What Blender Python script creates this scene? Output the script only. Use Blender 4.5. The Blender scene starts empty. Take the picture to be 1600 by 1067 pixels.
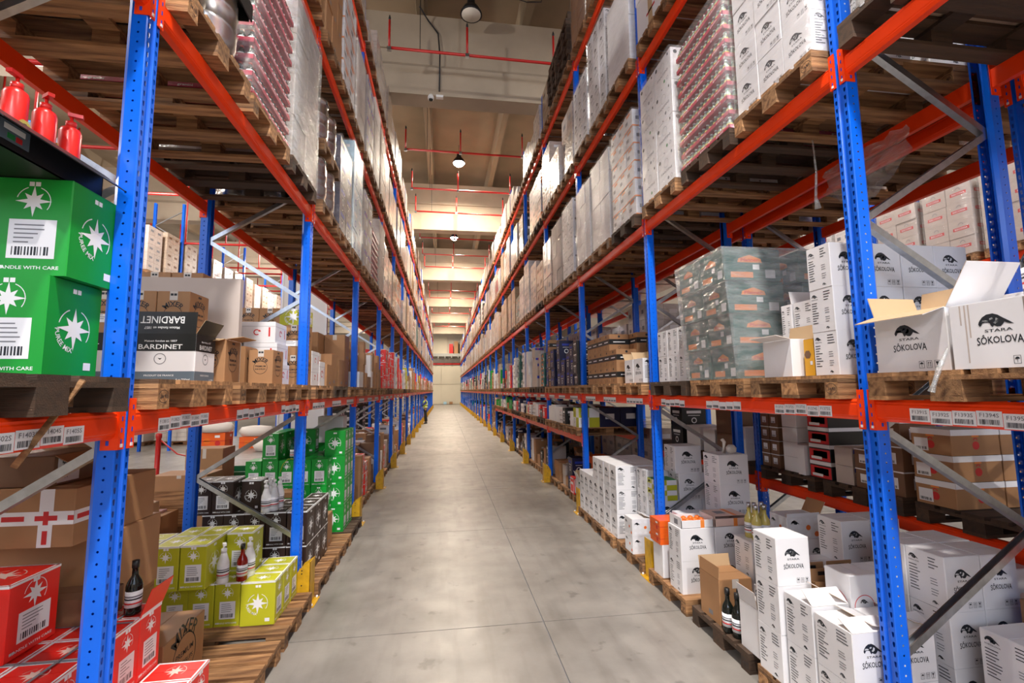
import bpy, math, random
from mathutils import Vector, Matrix
RND = random.Random(11)
S = bpy.context.scene
COL = S.collection
PI = math.pi

# ------------------------------------------------------------------ camera, world, lights, exposure
cam_d = bpy.data.cameras.new('camera'); cam = bpy.data.objects.new('camera', cam_d); COL.objects.link(cam)
cam_d.sensor_width = 36; cam_d.lens = 36 * 729.89 / 1600; cam_d.clip_start = .05; cam_d.clip_end = 300
pit, yaw, rol = .1033, .144, -.0106
F = Vector((math.sin(yaw) * math.cos(pit), math.cos(yaw) * math.cos(pit), math.sin(pit)))
Rv = Vector((math.cos(yaw), -math.sin(yaw), 0)); Uv = Rv.cross(F)
R2 = Rv * math.cos(rol) + Uv * math.sin(rol); U2 = Uv * math.cos(rol) - Rv * math.sin(rol)
cam.matrix_world = Matrix(((R2.x, U2.x, -F.x, 0), (R2.y, U2.y, -F.y, 0), (R2.z, U2.z, -F.z, 2.0959), (0, 0, 0, 1)))
S.camera = cam
S.view_settings.view_transform = 'Standard'; S.view_settings.look = 'None'
S.view_settings.gamma = 1; S.view_settings.use_curve_mapping = False
S.view_settings.exposure = 0.68
w = bpy.data.worlds.new('world'); S.world = w; w.use_nodes = True
w.node_tree.nodes['Background'].inputs[0].default_value = (.75, .85, 1, 1)
w.node_tree.nodes['Background'].inputs[1].default_value = .03

def light(name, kind, loc, energy, color, size=.3, size_y=None, rot=(0, 0, 0), spread=None):
    d = bpy.data.lights.new(name, kind); d.energy = energy; d.color = color
    if kind == 'AREA':
        d.size = size
        if size_y: d.shape = 'RECTANGLE'; d.size_y = size_y
        else: d.shape = 'DISK'
        if spread: d.spread = spread
    else: d.shadow_soft_size = size
    o = bpy.data.objects.new(name, d); COL.objects.link(o); o.location = loc; o.rotation_euler = rot
    return o
WARM = (1, .86, .68); NEUT = (1, .95, .9); DAY = (.72, .82, 1)
LAMP_X = .56
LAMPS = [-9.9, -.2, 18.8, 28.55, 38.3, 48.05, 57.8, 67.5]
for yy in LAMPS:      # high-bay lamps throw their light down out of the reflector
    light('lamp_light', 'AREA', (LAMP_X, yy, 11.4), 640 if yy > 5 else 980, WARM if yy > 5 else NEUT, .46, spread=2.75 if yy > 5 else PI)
for yy in (2, 14, 27, 42, 58): light('hall_lamp_light', 'POINT', (-9, yy, 8.9), 900, NEUT, .25)
for yy in (5, 22, 40): light('hall_lamp_light', 'POINT', (-18, yy, 8.9), 900, NEUT, .25)
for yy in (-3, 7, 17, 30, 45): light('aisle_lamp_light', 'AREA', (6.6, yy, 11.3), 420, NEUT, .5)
# daylight through the window band high in the wall behind the camera
light('window_daylight', 'AREA', (-1, -10.6, 7.6), 900, DAY, 18, 4.6, (PI / 2 - .25, 0, 0))

# ------------------------------------------------------------------ materials
MATS = {}
def mat(name, color, rough=.5, metal=0, bump=0, bscale=40, nscale=0, namt=.25, coat=0, rnd=0, emit=0, spec=None, color2=None, stretch=None):
    m = bpy.data.materials.new(name); m.use_nodes = True; MATS[name] = m
    nt = m.node_tree; N = nt.nodes; L = nt.links; p = N['Principled BSDF']
    c = (*color, 1); p.inputs['Base Color'].default_value = c; p.inputs['Roughness'].default_value = rough; p.inputs['Metallic'].default_value = metal
    if spec is not None: p.inputs['Specular IOR Level'].default_value = spec
    if coat: p.inputs['Coat Weight'].default_value = coat; p.inputs['Coat Roughness'].default_value = .12
    if emit: p.inputs['Emission Color'].default_value = c; p.inputs['Emission Strength'].default_value = emit
    tc = N.new('ShaderNodeTexCoord'); vec = tc.outputs['Object']
    if stretch:
        mp = N.new('ShaderNodeMapping'); mp.inputs['Scale'].default_value = stretch; L.new(vec, mp.inputs[0]); vec = mp.outputs[0]
    cur = None
    if nscale:
        n = N.new('ShaderNodeTexNoise'); n.inputs['Scale'].default_value = nscale; n.inputs['Detail'].default_value = 4; L.new(vec, n.inputs['Vector'])
        mx = N.new('ShaderNodeMix'); mx.data_type = 'RGBA'
        r = N.new('ShaderNodeMapRange'); r.inputs[1].default_value = .3; r.inputs[2].default_value = .7; L.new(n.outputs[0], r.inputs[0])
        L.new(r.outputs[0], mx.inputs[0]); mx.inputs[6].default_value = c
        mx.inputs[7].default_value = (*(color2 or tuple(x * (1 - namt) for x in color)), 1); cur = mx.outputs[2]
    if rnd:
        oi = N.new('ShaderNodeObjectInfo'); ge = N.new('ShaderNodeNewGeometry')
        ad = N.new('ShaderNodeMath'); ad.operation = 'ADD'; L.new(oi.outputs['Random'], ad.inputs[0]); L.new(ge.outputs['Random Per Island'], ad.inputs[1])
        fr = N.new('ShaderNodeMath'); fr.operation = 'FRACT'; L.new(ad.outputs[0], fr.inputs[0])
        r = N.new('ShaderNodeMapRange'); r.inputs[3].default_value = 1 - rnd; r.inputs[4].default_value = 1 + rnd; L.new(fr.outputs[0], r.inputs[0])
        h = N.new('ShaderNodeHueSaturation'); h.inputs['Color'].default_value = c; L.new(r.outputs[0], h.inputs['Value'])
        if cur: L.new(cur, h.inputs['Color'])
        cur = h.outputs[0]
    if cur: L.new(cur, p.inputs['Base Color'])
    if bump:
        n = N.new('ShaderNodeTexNoise'); n.inputs['Scale'].default_value = bscale; n.inputs['Detail'].default_value = 3; L.new(vec, n.inputs['Vector'])
        b = N.new('ShaderNodeBump'); b.inputs['Strength'].default_value = bump; b.inputs['Distance'].default_value = .02
        L.new(n.outputs[0], b.inputs['Height']); L.new(b.outputs[0], p.inputs['Normal'])
        if coat: L.new(b.outputs[0], p.inputs['Coat Normal'])
    return m
mat('blue_paint', (.002, .13, .78), .3, bump=.03, bscale=9, nscale=3, namt=.12, coat=.25, spec=.35)
mat('orange_paint', (.98, .055, .003), .36, bump=.03, bscale=9, nscale=4, namt=.12, coat=.12, spec=.3)
mat('yellow_paint', (.72, .4, .012), .45, nscale=12, namt=.3)
mat('red_pipe', (.5, .012, .01), .4)
mat('galvanised', (.55, .58, .62), .32, 1, nscale=25, namt=.2)
mat('dark_steel', (.03, .03, .035), .4, .6)
mat('white_bolt', (.8, .8, .8), .35)
mat('wood', (.4, .21, .088), .72, bump=.3, bscale=30, nscale=6, color2=(.12, .05, .018), rnd=.5, stretch=(.5, 6, 6))
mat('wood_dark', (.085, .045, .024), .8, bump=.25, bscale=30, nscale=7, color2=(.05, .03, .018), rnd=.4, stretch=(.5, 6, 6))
mat('white_card', (.8, .79, .8), .5, nscale=5, namt=.05)
mat('brown_card', (.4, .205, .09), .6, nscale=6, namt=.1)
mat('dark_brown_card', (.2, .1, .05), .6, nscale=6, namt=.15)
mat('kraft_inside', (.5, .34, .19), .7)
mat('grey_card', (.55, .47, .42), .6, nscale=2, namt=.15)
mat('green_card', (.004, .3, .03), .42)
mat('lime_card', (.5, .5, .02), .42)
mat('red_card', (.8, .02, .012), .38)
mat('coffee_card', (.035, .018, .014), .42)
mat('navy_card', (.006, .008, .05), .4)
mat('teal_card', (.012, .1, .085), .35)
mat('black_card', (.012, .012, .012), .4)
mat('slate_card', (.12, .16, .2), .45)
mat('sky_card', (.4, .62, .75), .4)
mat('pink_card', (.5, .03, .075), .4)
mat('paleorange_card', (.78, .56, .48), .5)
mat('amber_card', (.75, .38, .015), .45)
mat('orange_card', (.8, .12, .01), .4)
mat('ink', (.012, .016, .022), .5)
mat('ink_grey', (.2, .2, .22), .5)
mat('ink_red', (.6, .02, .02), .5)
mat('ink_white', (.85, .86, .86), .5)
mat('ink_green', (.02, .25, .06), .5)
mat('ink_orange', (.85, .25, .04), .5)
mat('ink_blue', (.02, .05, .45), .5)
mat('paper', (.82, .82, .84), .5)
mat('tape', (.62, .56, .5), .2)
mat('fruit', (.8, .16, .01), .45)
mat('tomato', (.65, .03, .01), .3)
mat('bag_white', (.75, .7, .64), .6, bump=.4, bscale=6)
mat('bag_pink', (.7, .42, .48), .5)
mat('steel', (.6, .58, .56), .27, 1, bump=.02, bscale=8)
mat('pump_white', (.8, .8, .8), .35)
mat('pump_red', (.75, .02, .015), .3)
mat('glass_dark', (.008, .01, .008), .08)
mat('glass_green', (.01, .09, .05), .1)
mat('glass_red', (.25, .01, .005), .1)
mat('glass_yellow', (.55, .45, .12), .12)
mat('glass_clear', (.16, .19, .14), .1)
mat('skin', (.45, .25, .17), .5)
mat('hair', (.02, .014, .01), .6)
mat('dark_cloth', (.012, .012, .014), .8)
mat('blue_cloth', (.03, .05, .2), .8)
mat('hivis', (.62, .85, .03), .6)
mat('silver_tape', (.75, .75, .75), .3)
mat('plaster', (.62, .56, .47), .85, nscale=.6, namt=.12)
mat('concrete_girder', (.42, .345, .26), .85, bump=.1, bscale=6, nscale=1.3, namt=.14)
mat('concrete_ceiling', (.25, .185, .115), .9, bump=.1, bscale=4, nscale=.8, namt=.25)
mat('beige_panel', (.62, .56, .44), .7, nscale=.5, namt=.08)
mat('partition_white', (.78, .77, .76), .6, nscale=2, namt=.05)
mat('grey_metal', (.3, .3, .28), .5)
mat('lamp_glow', (1, .93, .8), .5, emit=60)
mat('lamp_off', (.8, .76, .68), .4)
mat('plastic_white', (.8, .8, .8), .4)
mat('green_crate', (.01, .16, .06), .45)
# film coated versions for shrink wrapped loads farther down the aisle
for nm, c in (('wrap_pale', (.62, .52, .46)), ('wrap_white', (.74, .7, .68)), ('wrap_brown', (.42, .27, .15)), ('wrap_tan', (.5, .38, .28)), ('wrap_pink', (.5, .12, .15)), ('wrap_dark', (.04, .045, .05)), ('wrap_blue', (.05, .2, .5)), ('wrap_orange', (.75, .2, .05)), ('wrap_teal', (.03, .14, .12))):
    mat(nm, c, .4, bump=.55, bscale=9, nscale=11, namt=.22, coat=.9, rnd=.12, stretch=(1, 1, 2.2))
def floor_mat():
    m = bpy.data.materials.new('polished_concrete'); m.use_nodes = True; MATS['polished_concrete'] = m
    nt = m.node_tree; N = nt.nodes; L = nt.links; p = N['Principled BSDF']
    tc = N.new('ShaderNodeNewGeometry').outputs['Position']
    def noise(sc, det=6, st=(1, 1, 1)):
        mp = N.new('ShaderNodeMapping'); mp.inputs['Scale'].default_value = st; L.new(tc, mp.inputs[0])
        n = N.new('ShaderNodeTexNoise'); n.inputs['Scale'].default_value = sc; n.inputs['Detail'].default_value = det; L.new(mp.outputs[0], n.inputs['Vector']); return n.outputs[0]
    def ramp(v, a, ca, b, cb):
        r = N.new('ShaderNodeValToRGB'); r.color_ramp.elements[0].position = a; r.color_ramp.elements[0].color = (*ca, 1)
        r.color_ramp.elements[1].position = b; r.color_ramp.elements[1].color = (*cb, 1); L.new(v, r.inputs[0]); return r.outputs[0]
    def mul(a, b, f=1):
        x = N.new('ShaderNodeMix'); x.data_type = 'RGBA'; x.blend_type = 'MULTIPLY'; x.inputs[0].default_value = f
        L.new(a, x.inputs[6]); L.new(b, x.inputs[7]); return x.outputs[2]
    a = ramp(noise(.9), .3, (.2, .18, .158), .7, (.32, .295, .265))
    a = mul(a, ramp(noise(3.2, 8), .36, (.84, .84, .84), .6, (1, 1, 1)))
    a = mul(a, ramp(noise(2.2, 6, (3, .35, 1)), .32, (.78, .77, .76), .5, (1, 1, 1)), .7)
    a = mul(a, ramp(noise(5, 7), .3, (.5, .49, .48), .37, (1, 1, 1)), .6)
    L.new(a, p.inputs['Base Color'])
    r = N.new('ShaderNodeMapRange'); L.new(noise(4), r.inputs[0]); r.inputs[3].default_value = .25; r.inputs[4].default_value = .5; L.new(r.outputs[0], p.inputs['Roughness'])
    b = N.new('ShaderNodeBump'); b.inputs['Strength'].default_value = .06; b.inputs['Distance'].default_value = .01; L.new(noise(30, 4), b.inputs['Height']); L.new(b.outputs[0], p.inputs['Normal'])
floor_mat()
def film_mat(name, alpha, tint):
    m = bpy.data.materials.new(name); m.use_nodes = True; MATS[name] = m
    nt = m.node_tree; N = nt.nodes; L = nt.links; N.remove(N['Principled BSDF'])
    out = N['Material Output']; t = N.new('ShaderNodeBsdfTransparent'); g = N.new('ShaderNodeBsdfGlossy'); d = N.new('ShaderNodeBsdfDiffuse')
    g.inputs['Roughness'].default_value = .14; d.inputs['Color'].default_value = (*tint, 1)
    tc = N.new('ShaderNodeTexCoord'); mp = N.new('ShaderNodeMapping'); mp.inputs['Scale'].default_value = (1, 1, 3); mp.inputs['Rotation'].default_value = (.5, .3, 0)
    n = N.new('ShaderNodeTexNoise'); n.inputs['Scale'].default_value = 7; n.inputs['Detail'].default_value = 5
    L.new(tc.outputs['Object'], mp.inputs[0]); L.new(mp.outputs[0], n.inputs['Vector'])
    b = N.new('ShaderNodeBump'); b.inputs['Strength'].default_value = .8; b.inputs['Distance'].default_value = .05; L.new(n.outputs[0], b.inputs['Height'])
    L.new(b.outputs[0], g.inputs['Normal'])
    a1 = N.new('ShaderNodeMixShader'); a1.inputs[0].default_value = .55; L.new(g.outputs[0], a1.inputs[1]); L.new(d.outputs[0], a1.inputs[2])
    a2 = N.new('ShaderNodeMixShader'); L.new(t.outputs[0], a2.inputs[1]); L.new(a1.outputs[0], a2.inputs[2])
    r = N.new('ShaderNodeMapRange'); r.inputs[1].default_value = .35; r.inputs[2].default_value = .75; r.inputs[3].default_value = alpha * .6; r.inputs[4].default_value = alpha * 1.35
    L.new(n.outputs[0], r.inputs[0]); L.new(r.outputs[0], a2.inputs[0]); L.new(a2.outputs[0], out.inputs[0])
film_mat('film', .19, (.85, .8, .78)); film_mat('film_thick', .46, (.62, .66, .66))

# ------------------------------------------------------------------ mesh builder
class MB:
    def __init__(s): s.v = []; s.f = []; s.m = []; s.names = []; s.smooth = []
    def mi(s, n):
        if n not in s.names: s.names.append(n)
        return s.names.index(n)
    def add(s, vs, fs, m, smooth=False):
        o = len(s.v); s.v += [tuple(v) for v in vs]; k = s.mi(m)
        for f in fs: s.f.append(tuple(i + o for i in f)); s.m.append(k); s.smooth.append(smooth)
    def box(s, a, b, m, M=None):
        x0, y0, z0 = a; x1, y1, z1 = b
        vs = [(x0, y0, z0), (x1, y0, z0), (x1, y1, z0), (x0, y1, z0), (x0, y0, z1), (x1, y0, z1), (x1, y1, z1), (x0, y1, z1)]
        if M: vs = [M @ Vector(v) for v in vs]
        s.add(vs, [(0, 3, 2, 1), (4, 5, 6, 7), (0, 1, 5, 4), (1, 2, 6, 5), (2, 3, 7, 6), (3, 0, 4, 7)], m)
    def lathe(s, prof, m, n=14, c=(0, 0, 0), smooth=True, M=None):
        vs = []; fs = []
        for r, z in prof:
            for i in range(n): vs.append((c[0] + r * math.cos(2 * PI * i / n), c[1] + r * math.sin(2 * PI * i / n), c[2] + z))
        for k in range(len(prof) - 1):
            for i in range(n): j = (i + 1) % n; fs.append((k * n + i, k * n + j, (k + 1) * n + j, (k + 1) * n + i))
        fs.append(tuple(reversed(range(n)))); fs.append(tuple((len(prof) - 1) * n + i for i in range(n)))
        if M: vs = [M @ Vector(v) for v in vs]
        s.add(vs, fs, m, smooth)
    def tube(s, pts, r, m, n=8, caps=True):
        pts = [Vector(p) for p in pts]; vs = []; fs = []
        rs = r if isinstance(r, (list, tuple)) else [r] * len(pts)
        for k, p in enumerate(pts):
            t = (pts[min(k + 1, len(pts) - 1)] - pts[max(k - 1, 0)]).normalized()
            a = t.cross(Vector((0, 0, 1)))
            if a.length < .05: a = t.cross(Vector((1, 0, 0)))
            a.normalize(); b = t.cross(a)
            for i in range(n): vs.append(p + (a * math.cos(2 * PI * i / n) + b * math.sin(2 * PI * i / n)) * rs[k])
        for k in range(len(pts) - 1):
            for i in range(n): j = (i + 1) % n; fs.append((k * n + i, (k + 1) * n + i, (k + 1) * n + j, k * n + j))
        if caps: fs.append(tuple(range(n))); fs.append(tuple((len(pts) - 1) * n + i for i in reversed(range(n))))
        s.add(vs, fs, m, True)
    def prism(s, poly, axis, a, b, m):
        n = len(poly); vs = []
        for t in (a, b):
            for p, q in poly: vs.append({'x': (t, p, q), 'y': (p, t, q), 'z': (p, q, t)}[axis])
        fs = [tuple(range(n)), tuple(range(2 * n - 1, n - 1, -1))] + [(i, i + n, (i + 1) % n + n, (i + 1) % n) for i in range(n)]
        s.add(vs, fs, m)
    def mesh(s, name):
        me = bpy.data.meshes.new(name); me.from_pydata(s.v, [], s.f)
        for n in s.names: me.materials.append(MATS[n])
        me.polygons.foreach_set('material_index', s.m); me.polygons.foreach_set('use_smooth', s.smooth); me.update()
        return me
def fixn(me):
    import bmesh
    bm = bmesh.new(); bm.from_mesh(me); bmesh.ops.recalc_face_normals(bm, faces=bm.faces); bm.to_mesh(me); bm.free(); return me
def obj(name, me, parent=None, loc=(0, 0, 0), rot=None, label=None, cat=None, group=None, kind=None):
    o = bpy.data.objects.new(name, me); COL.objects.link(o); o.location = loc
    if rot: o.rotation_euler = rot
    if parent: o.parent = parent
    if label: o['label'] = label
    if cat: o['category'] = cat
    if group: o['group'] = group
    if kind: o['kind'] = kind
    return o
def boxmesh(a, b, m, name='box'):
    q = MB(); q.box(a, b, m); return q.mesh(name)
CACHE = {}
def cached(key, fn):
    if key not in CACHE: CACHE[key] = fn()
    return CACHE[key]

# ------------------------------------------------------------------ flat print (lettering, logos) as 2D pieces: (verts, faces, material)
def text2d(s):
    def mk():
        cu = bpy.data.curves.new('t', 'FONT'); cu.body = s; cu.align_x = 'CENTER'; cu.resolution_u = 2; cu.offset = .012
        o = bpy.data.objects.new('t', cu); me = bpy.data.meshes.new_from_object(o)
        vs = [(v.co.x, v.co.y) for v in me.vertices]; fs = [tuple(p.vertices) for p in me.polygons]
        bpy.data.objects.remove(o); bpy.data.meshes.remove(me); bpy.data.curves.remove(cu)
        if vs:
            x0 = min(v[0] for v in vs); x1 = max(v[0] for v in vs); y0 = min(v[1] for v in vs); y1 = max(v[1] for v in vs); k = 1 / max(x1 - x0, 1e-6)
            vs = [((x - (x0 + x1) / 2) * k, (y - y0) / (y1 - y0)) for x, y in vs]
        return vs, fs
    return cached(('t', s), mk)
def T(s, x, y, wd, ht, m='ink', arch=0, ring=None, tall=0):
    vs, fs = text2d(s); o = []
    for a, b in vs:
        if ring:
            r0, a0, span, inward = ring; th = a0 - a * span; r = r0 + (b - .5) * ht
            if inward: th = a0 + a * span; r = r0 - (b - .5) * ht
            o.append((x + r * math.cos(th), y + r * math.sin(th)))
        else: o.append((x + a * wd, y + arch * (.25 - a * a) * 4 + b * ht * (1 + tall * abs(a) * 2)))
    return (o, fs, m)
def Q(x0, y0, x1, y1, m): return ([(x0, y0), (x1, y0), (x1, y1), (x0, y1)], [(0, 1, 2, 3)], m)
def POLY(pts, m): return (list(pts), [tuple(range(len(pts)))], m)
def RING(x, y, r0, r1, m, a0=0, a1=2 * PI, n=28):
    vs = []; fs = []
    for i in range(n + 1):
        t = a0 + (a1 - a0) * i / n; vs += [(x + r0 * math.cos(t), y + r0 * math.sin(t)), (x + r1 * math.cos(t), y + r1 * math.sin(t))]
    for i in range(n): fs.append((2 * i, 2 * i + 1, 2 * i + 3, 2 * i + 2))
    return (vs, fs, m)
def FRAME(x0, y0, x1, y1, t, m): return [Q(x0, y0, x1, y0 + t, m), Q(x0, y1 - t, x1, y1, m), Q(x0, y0, x0 + t, y1, m), Q(x1 - t, y0, x1, y1, m)]
BIRD = [(0, .3), (.02, .46), (.06, .6), (.13, .8), (.26, .97), (.44, 1), (.58, .86), (.72, .6), (.87, .35), (1, .1), (.9, .14), (.81, .22), (.75, .3), (.7, .14), (.63, .0), (.53, .02), (.45, .12), (.41, 0), (.36, .12), (.34, .28), (.29, .36), (.2, .38), (.12, .34), (.08, .16), (.03, .14)]
def bird(x, y, wd, m='ink'):
    h = wd * .46
    return [POLY([(x + (a - .5) * wd, y + b * h) for a, b in BIRD], m), POLY([(x + (a - .5) * wd, y + b * h) for a, b in [(.05, .46), (.12, .58), (.24, .56), (.3, .46), (.2, .42), (.1, .42)]], 'ink_white'), POLY([(x + (a - .5) * wd, y + b * h) for a, b in [(.42, .3), (.5, .22), (.58, .34), (.6, .56), (.52, .66), (.5, .46)]], 'ink_white'), POLY([(x + (a - .5) * wd, y + b * h) for a, b in [(.34, .52), (.44, .6), (.42, .72), (.33, .66)]], 'ink_white')]
def care_icons(x, y, s, m='ink'):
    o = []
    for k in range(3):
        cx = x + (k - 1) * s * 1.3; o += FRAME(cx - s * .45, y, cx + s * .45, y + s * 1.25, s * .06, m)
        if k == 0: o += [POLY([(cx - s * .32, y + .7 * s), (cx - s * .2, y + s * .95), (cx, y + s * 1.04), (cx + s * .2, y + s * .95), (cx + s * .32, y + .7 * s)], m), Q(cx - s * .03, y + s * .2, cx + s * .03, y + s * .7, m)]
        if k == 1: o += [Q(cx - s * .2, y + .2 * s, cx - s * .12, y + s, m), Q(cx + s * .12, y + .2 * s, cx + s * .2, y + s, m), POLY([(cx - s * .28, y + .82 * s), (cx - s * .04, y + .82 * s), (cx - s * .16, y + 1.08 * s)], m), POLY([(cx + s * .04, y + .82 * s), (cx + s * .28, y + .82 * s), (cx + s * .16, y + 1.08 * s)], m)]
        if k == 2: o += [POLY([(cx - s * .28, y + 1.05 * s), (cx - s * .08, y + .6 * s), (cx - s * .04, y + .25 * s), (cx + s * .04, y + .25 * s), (cx + s * .08, y + .6 * s), (cx + s * .28, y + 1.05 * s)], m), Q(cx - s * .2, y + .15 * s, cx + s * .2, y + .25 * s, m)]
    return o
def lines(x, y, wd, n, dy, m='ink_grey', seed=0):
    r = random.Random(seed + n); return [Q(x, y - k * dy, x + wd * r.uniform(.45, 1), y - k * dy + dy * .3, m) for k in range(n)]
def barcode(x0, y0, x1, y1, m='ink', n=16, seed=1):
    r = random.Random(seed); o = []; t = x0; st = (x1 - x0) / n
    for k in range(n): o.append(Q(t, y0, t + st * r.uniform(.25, .8), y1, m)); t += st
    return o
def sticker(x, y, wd, ht, seed=1): return [Q(x - wd / 2, y - ht / 2, x + wd / 2, y + ht / 2, 'paper')], lines(x - wd * .38, y + ht * .34, wd * .7, 5, ht * .11, 'ink_grey', seed) + barcode(x - wd * .4, y - ht * .42, x + wd * .4, y - ht * .2, 'ink', 12, seed)
def compass(x, y, r, m='ink_white', txt=True):
    pts = []
    for k in range(16):
        t = PI / 2 + k * PI / 8; rr = r * (1.0 if k % 4 == 0 else .72 if k % 2 == 0 else .36); pts.append((x + rr * math.cos(t), y + rr * math.sin(t)))
    o = [POLY(pts, m), RING(x, y, r * .9, r * .95, m, -.6, 1.2, 10), RING(x, y, r * .9, r * .95, m, 1.95, 2.9, 6)]
    if txt: o += [T('PUREE MIX', x, y, 0, r * .24, m, ring=(r * .98, -PI * .75, 1.5, True))]
    return o
def care_white(x, y, s): return [Q(x - s, y - s * .45, x - s * .1, y + s * .45, 'ink_white'), Q(x + s * .1, y - s * .45, x + s, y + s * .45, 'ink_white')]
# face -> mapping of (u, v, offset) into carton space; base centre at the origin
def put(q, face, W, D, H, items, off=.0009):
    for vs, fs, m in items:
        P = []
        for u, v in vs:
            if face == 'cam': P.append((u, -D / 2 - off, v + H / 2))
            elif face == 'back': P.append((-u, D / 2 + off, v + H / 2))
            elif face == 'xp': P.append((W / 2 + off, u, v + H / 2))
            elif face == 'xm': P.append((-W / 2 - off, -u, v + H / 2))
            else: P.append((u, v, H + off))
        q.add(P, fs, m)
def P_falcon_front(w, h):
    s = min(w, h * .95)
    return bird(-w * .02, h * .1, s * .46) + [T('STARA', 0, h * .03, s * .36, s * .045), T('SÔKOLOVA', 0, -h * .16, s * .6, s * .13, arch=s * .025, tall=.25)] + care_icons(w * .24, -h * .45, s * .1)
def P_falcon_text(w, h, seed=0):
    return bird(-w * .28, h * .3, w * .26) + [T('SOKOLOVA', -w * .28, h * .25, w * .28, h * .025)] + lines(-w * .42, h * .17, w * .3, 9, h * .058, 'ink', seed=seed) + lines(w * .1, h * .4, w * .3, 4, h * .06, 'ink', seed=seed + 1) + lines(w * .12, h * .02, w * .2, 3, h * .05, seed=2) + lines(w * .12, -h * .18, w * .2, 3, h * .05, seed=3) + bird(w * .2, -h * .44, w * .16)
def carton_mesh(kind, W, D, H, var=0):
    def mk():
        q = MB(); fl = .003; g = .0018
        base, top = {'falcon': ('white_card',) * 2, 'falcon_wide': ('white_card',) * 2, 'white': ('white_card',) * 2, 'brown': ('brown_card',) * 2, 'dark_brown': ('dark_brown_card',) * 2, 'green': ('green_card',) * 2, 'lime': ('lime_card',) * 2, 'red': ('red_card',) * 2, 'coffee': ('coffee_card',) * 2, 'mixer': ('brown_card',) * 2, 'bardinet': ('white_card', 'black_card'), 'recycle': ('white_card',) * 2, 'fantini': ('white_card',) * 2, 'kettle': ('brown_card', 'black_card'), 'navy': ('navy_card',) * 2, 'black': ('black_card',) * 2, 'kraftband': ('brown_card',) * 2, 'sky': ('sky_card',) * 2, 'teal': ('teal_card',) * 2, 'riscossa': ('grey_card',) * 2, 'juice': ('orange_card',) * 2, 'bee': ('amber_card', 'brown_card'), 'pattern': ('white_card',) * 2, 'greenwhite': ('white_card', 'green_card'), 'aperitif': ('orange_card',) * 2, 'wine_red': ('red_card',) * 2, 'plainred': ('red_card',) * 2, 'orangewhite': ('white_card',) * 2, 'grey': ('grey_card',) * 2, 'barlabel': ('dark_brown_card',) * 2, 'bluelabel': ('grey_card',) * 2, 'stripe': ('white_card', ) * 2, 'circlebrand': ('white_card',) * 2, 'fruitwhite': ('white_card',) * 2, 'drip': ('white_card',) * 2, 'fruitdark': ('black_card',) * 2}[kind]
        b = min(.004, W * .03)
        c = [(-W / 2 + b, -D / 2), (W / 2 - b, -D / 2), (W / 2, -D / 2 + b), (W / 2, D / 2 - b), (W / 2 - b, D / 2), (-W / 2 + b, D / 2), (-W / 2, D / 2 - b), (-W / 2, -D / 2 + b)]
        q.prism(c, 'z', 0, H - fl, base)
        if D <= W: q.box((-W / 2 + b, -D / 2 + b, H - fl), (W / 2 - b, -g, H), top); q.box((-W / 2 + b, g, H - fl), (W / 2 - b, D / 2 - b, H), top)
        else: q.box((-W / 2 + b, -D / 2 + b, H - fl), (-g, D / 2 - b, H), top); q.box((g, -D / 2 + b, H - fl), (W / 2 - b, D / 2 - b, H), top)
        def P(face, items, off=.0009): put(q, face, W, D, H, items, off)
        A = ('xp', 'xm'); C = ('cam', 'back'); h = H
        if kind == 'falcon':
            for f in C: P(f, P_falcon_front(W, h))
            for f in A: P(f, P_falcon_text(D, h, var))
        elif kind in ('falcon_wide', 'drip'):
            for f in A: P(f, P_falcon_front(D, h))
            for f in C: P(f, P_falcon_text(W, h, var))
            if kind == 'drip':
                r = random.Random(5)
                for f in A:
                    for k in range(7): u = -D * .45 + D * r.choice([.02, .07, .12, .16, .3, .62, .7, .78, .85, .93]); P(f, [Q(u, h * (.48 - r.uniform(.2, .95)), u + .006, h * .48, 'grey_card')], .0004)
        elif kind in ('green', 'lime', 'red', 'coffee'):
            big, small = (C, A) if W >= D else (A, C)
            for f in big:
                bw = max(W, D); P(f, compass(0, 0, bw * .31) + care_white(0, h * .4, .022) + [Q(bw * .22, -h * .42, bw * .36, -h * .34, 'ink_white')])
            for f in small:
                sw = min(W, D); a, c2 = sticker(sw * .02, -h * .13, sw * .62, h * .4, var)
                P(f, compass(0, h * .26, sw * .24, txt=False) + care_white(0, h * .44, .02) + a + [T('HANDLE WITH CARE', 0, -h * .44, sw * .8, h * .035, 'ink_white')] + care_white(-sw * .36, -h * .42, .014)); P(f, c2, .0014)
            if kind != 'green':
                for f in C: P(f, [Q(-W / 2, h / 2 - .012, W / 2, h / 2, 'ink_white')])
                for f in A: P(f, [Q(-D / 2, h / 2 - .012, D / 2, h / 2, 'ink_white')])
                lw = .014
                P('top', [Q(-W / 2 + b, -D / 2 + b, W / 2 - b, -D / 2 + lw, 'ink_white'), Q(-W / 2 + b, D / 2 - lw, W / 2 - b, D / 2 - b, 'ink_white'), Q(-W / 2 + b, -D / 2, -W / 2 + lw, D / 2, 'ink_white'), Q(W / 2 - lw, -D / 2, W / 2 - b, D / 2, 'ink_white')])
                P('top', compass(0, 0, min(W, D) * .3, 'paleorange_card' if kind == 'red' else 'ink_white', False), .0005)
        elif kind == 'mixer':
            for f, ww in (('cam', W), ('back', W), ('xp', D), ('xm', D)):
                P(f, [T('MIXER', 0, 0, 0, ww * .17, ring=(ww * .34, PI / 2, 1.9, False)), RING(0, -ww * .02, ww * .27, ww * .285, 'ink'), T('PREMIUM', 0, 0, ww * .42, ww * .07), T('BAR SYRUPS', 0, -ww * .12, ww * .42, ww * .06)] + [Q(-.02, h * .4, -.002, h * .45, 'ink'), Q(.002, h * .4, .02, h * .45, 'ink')])
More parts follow.
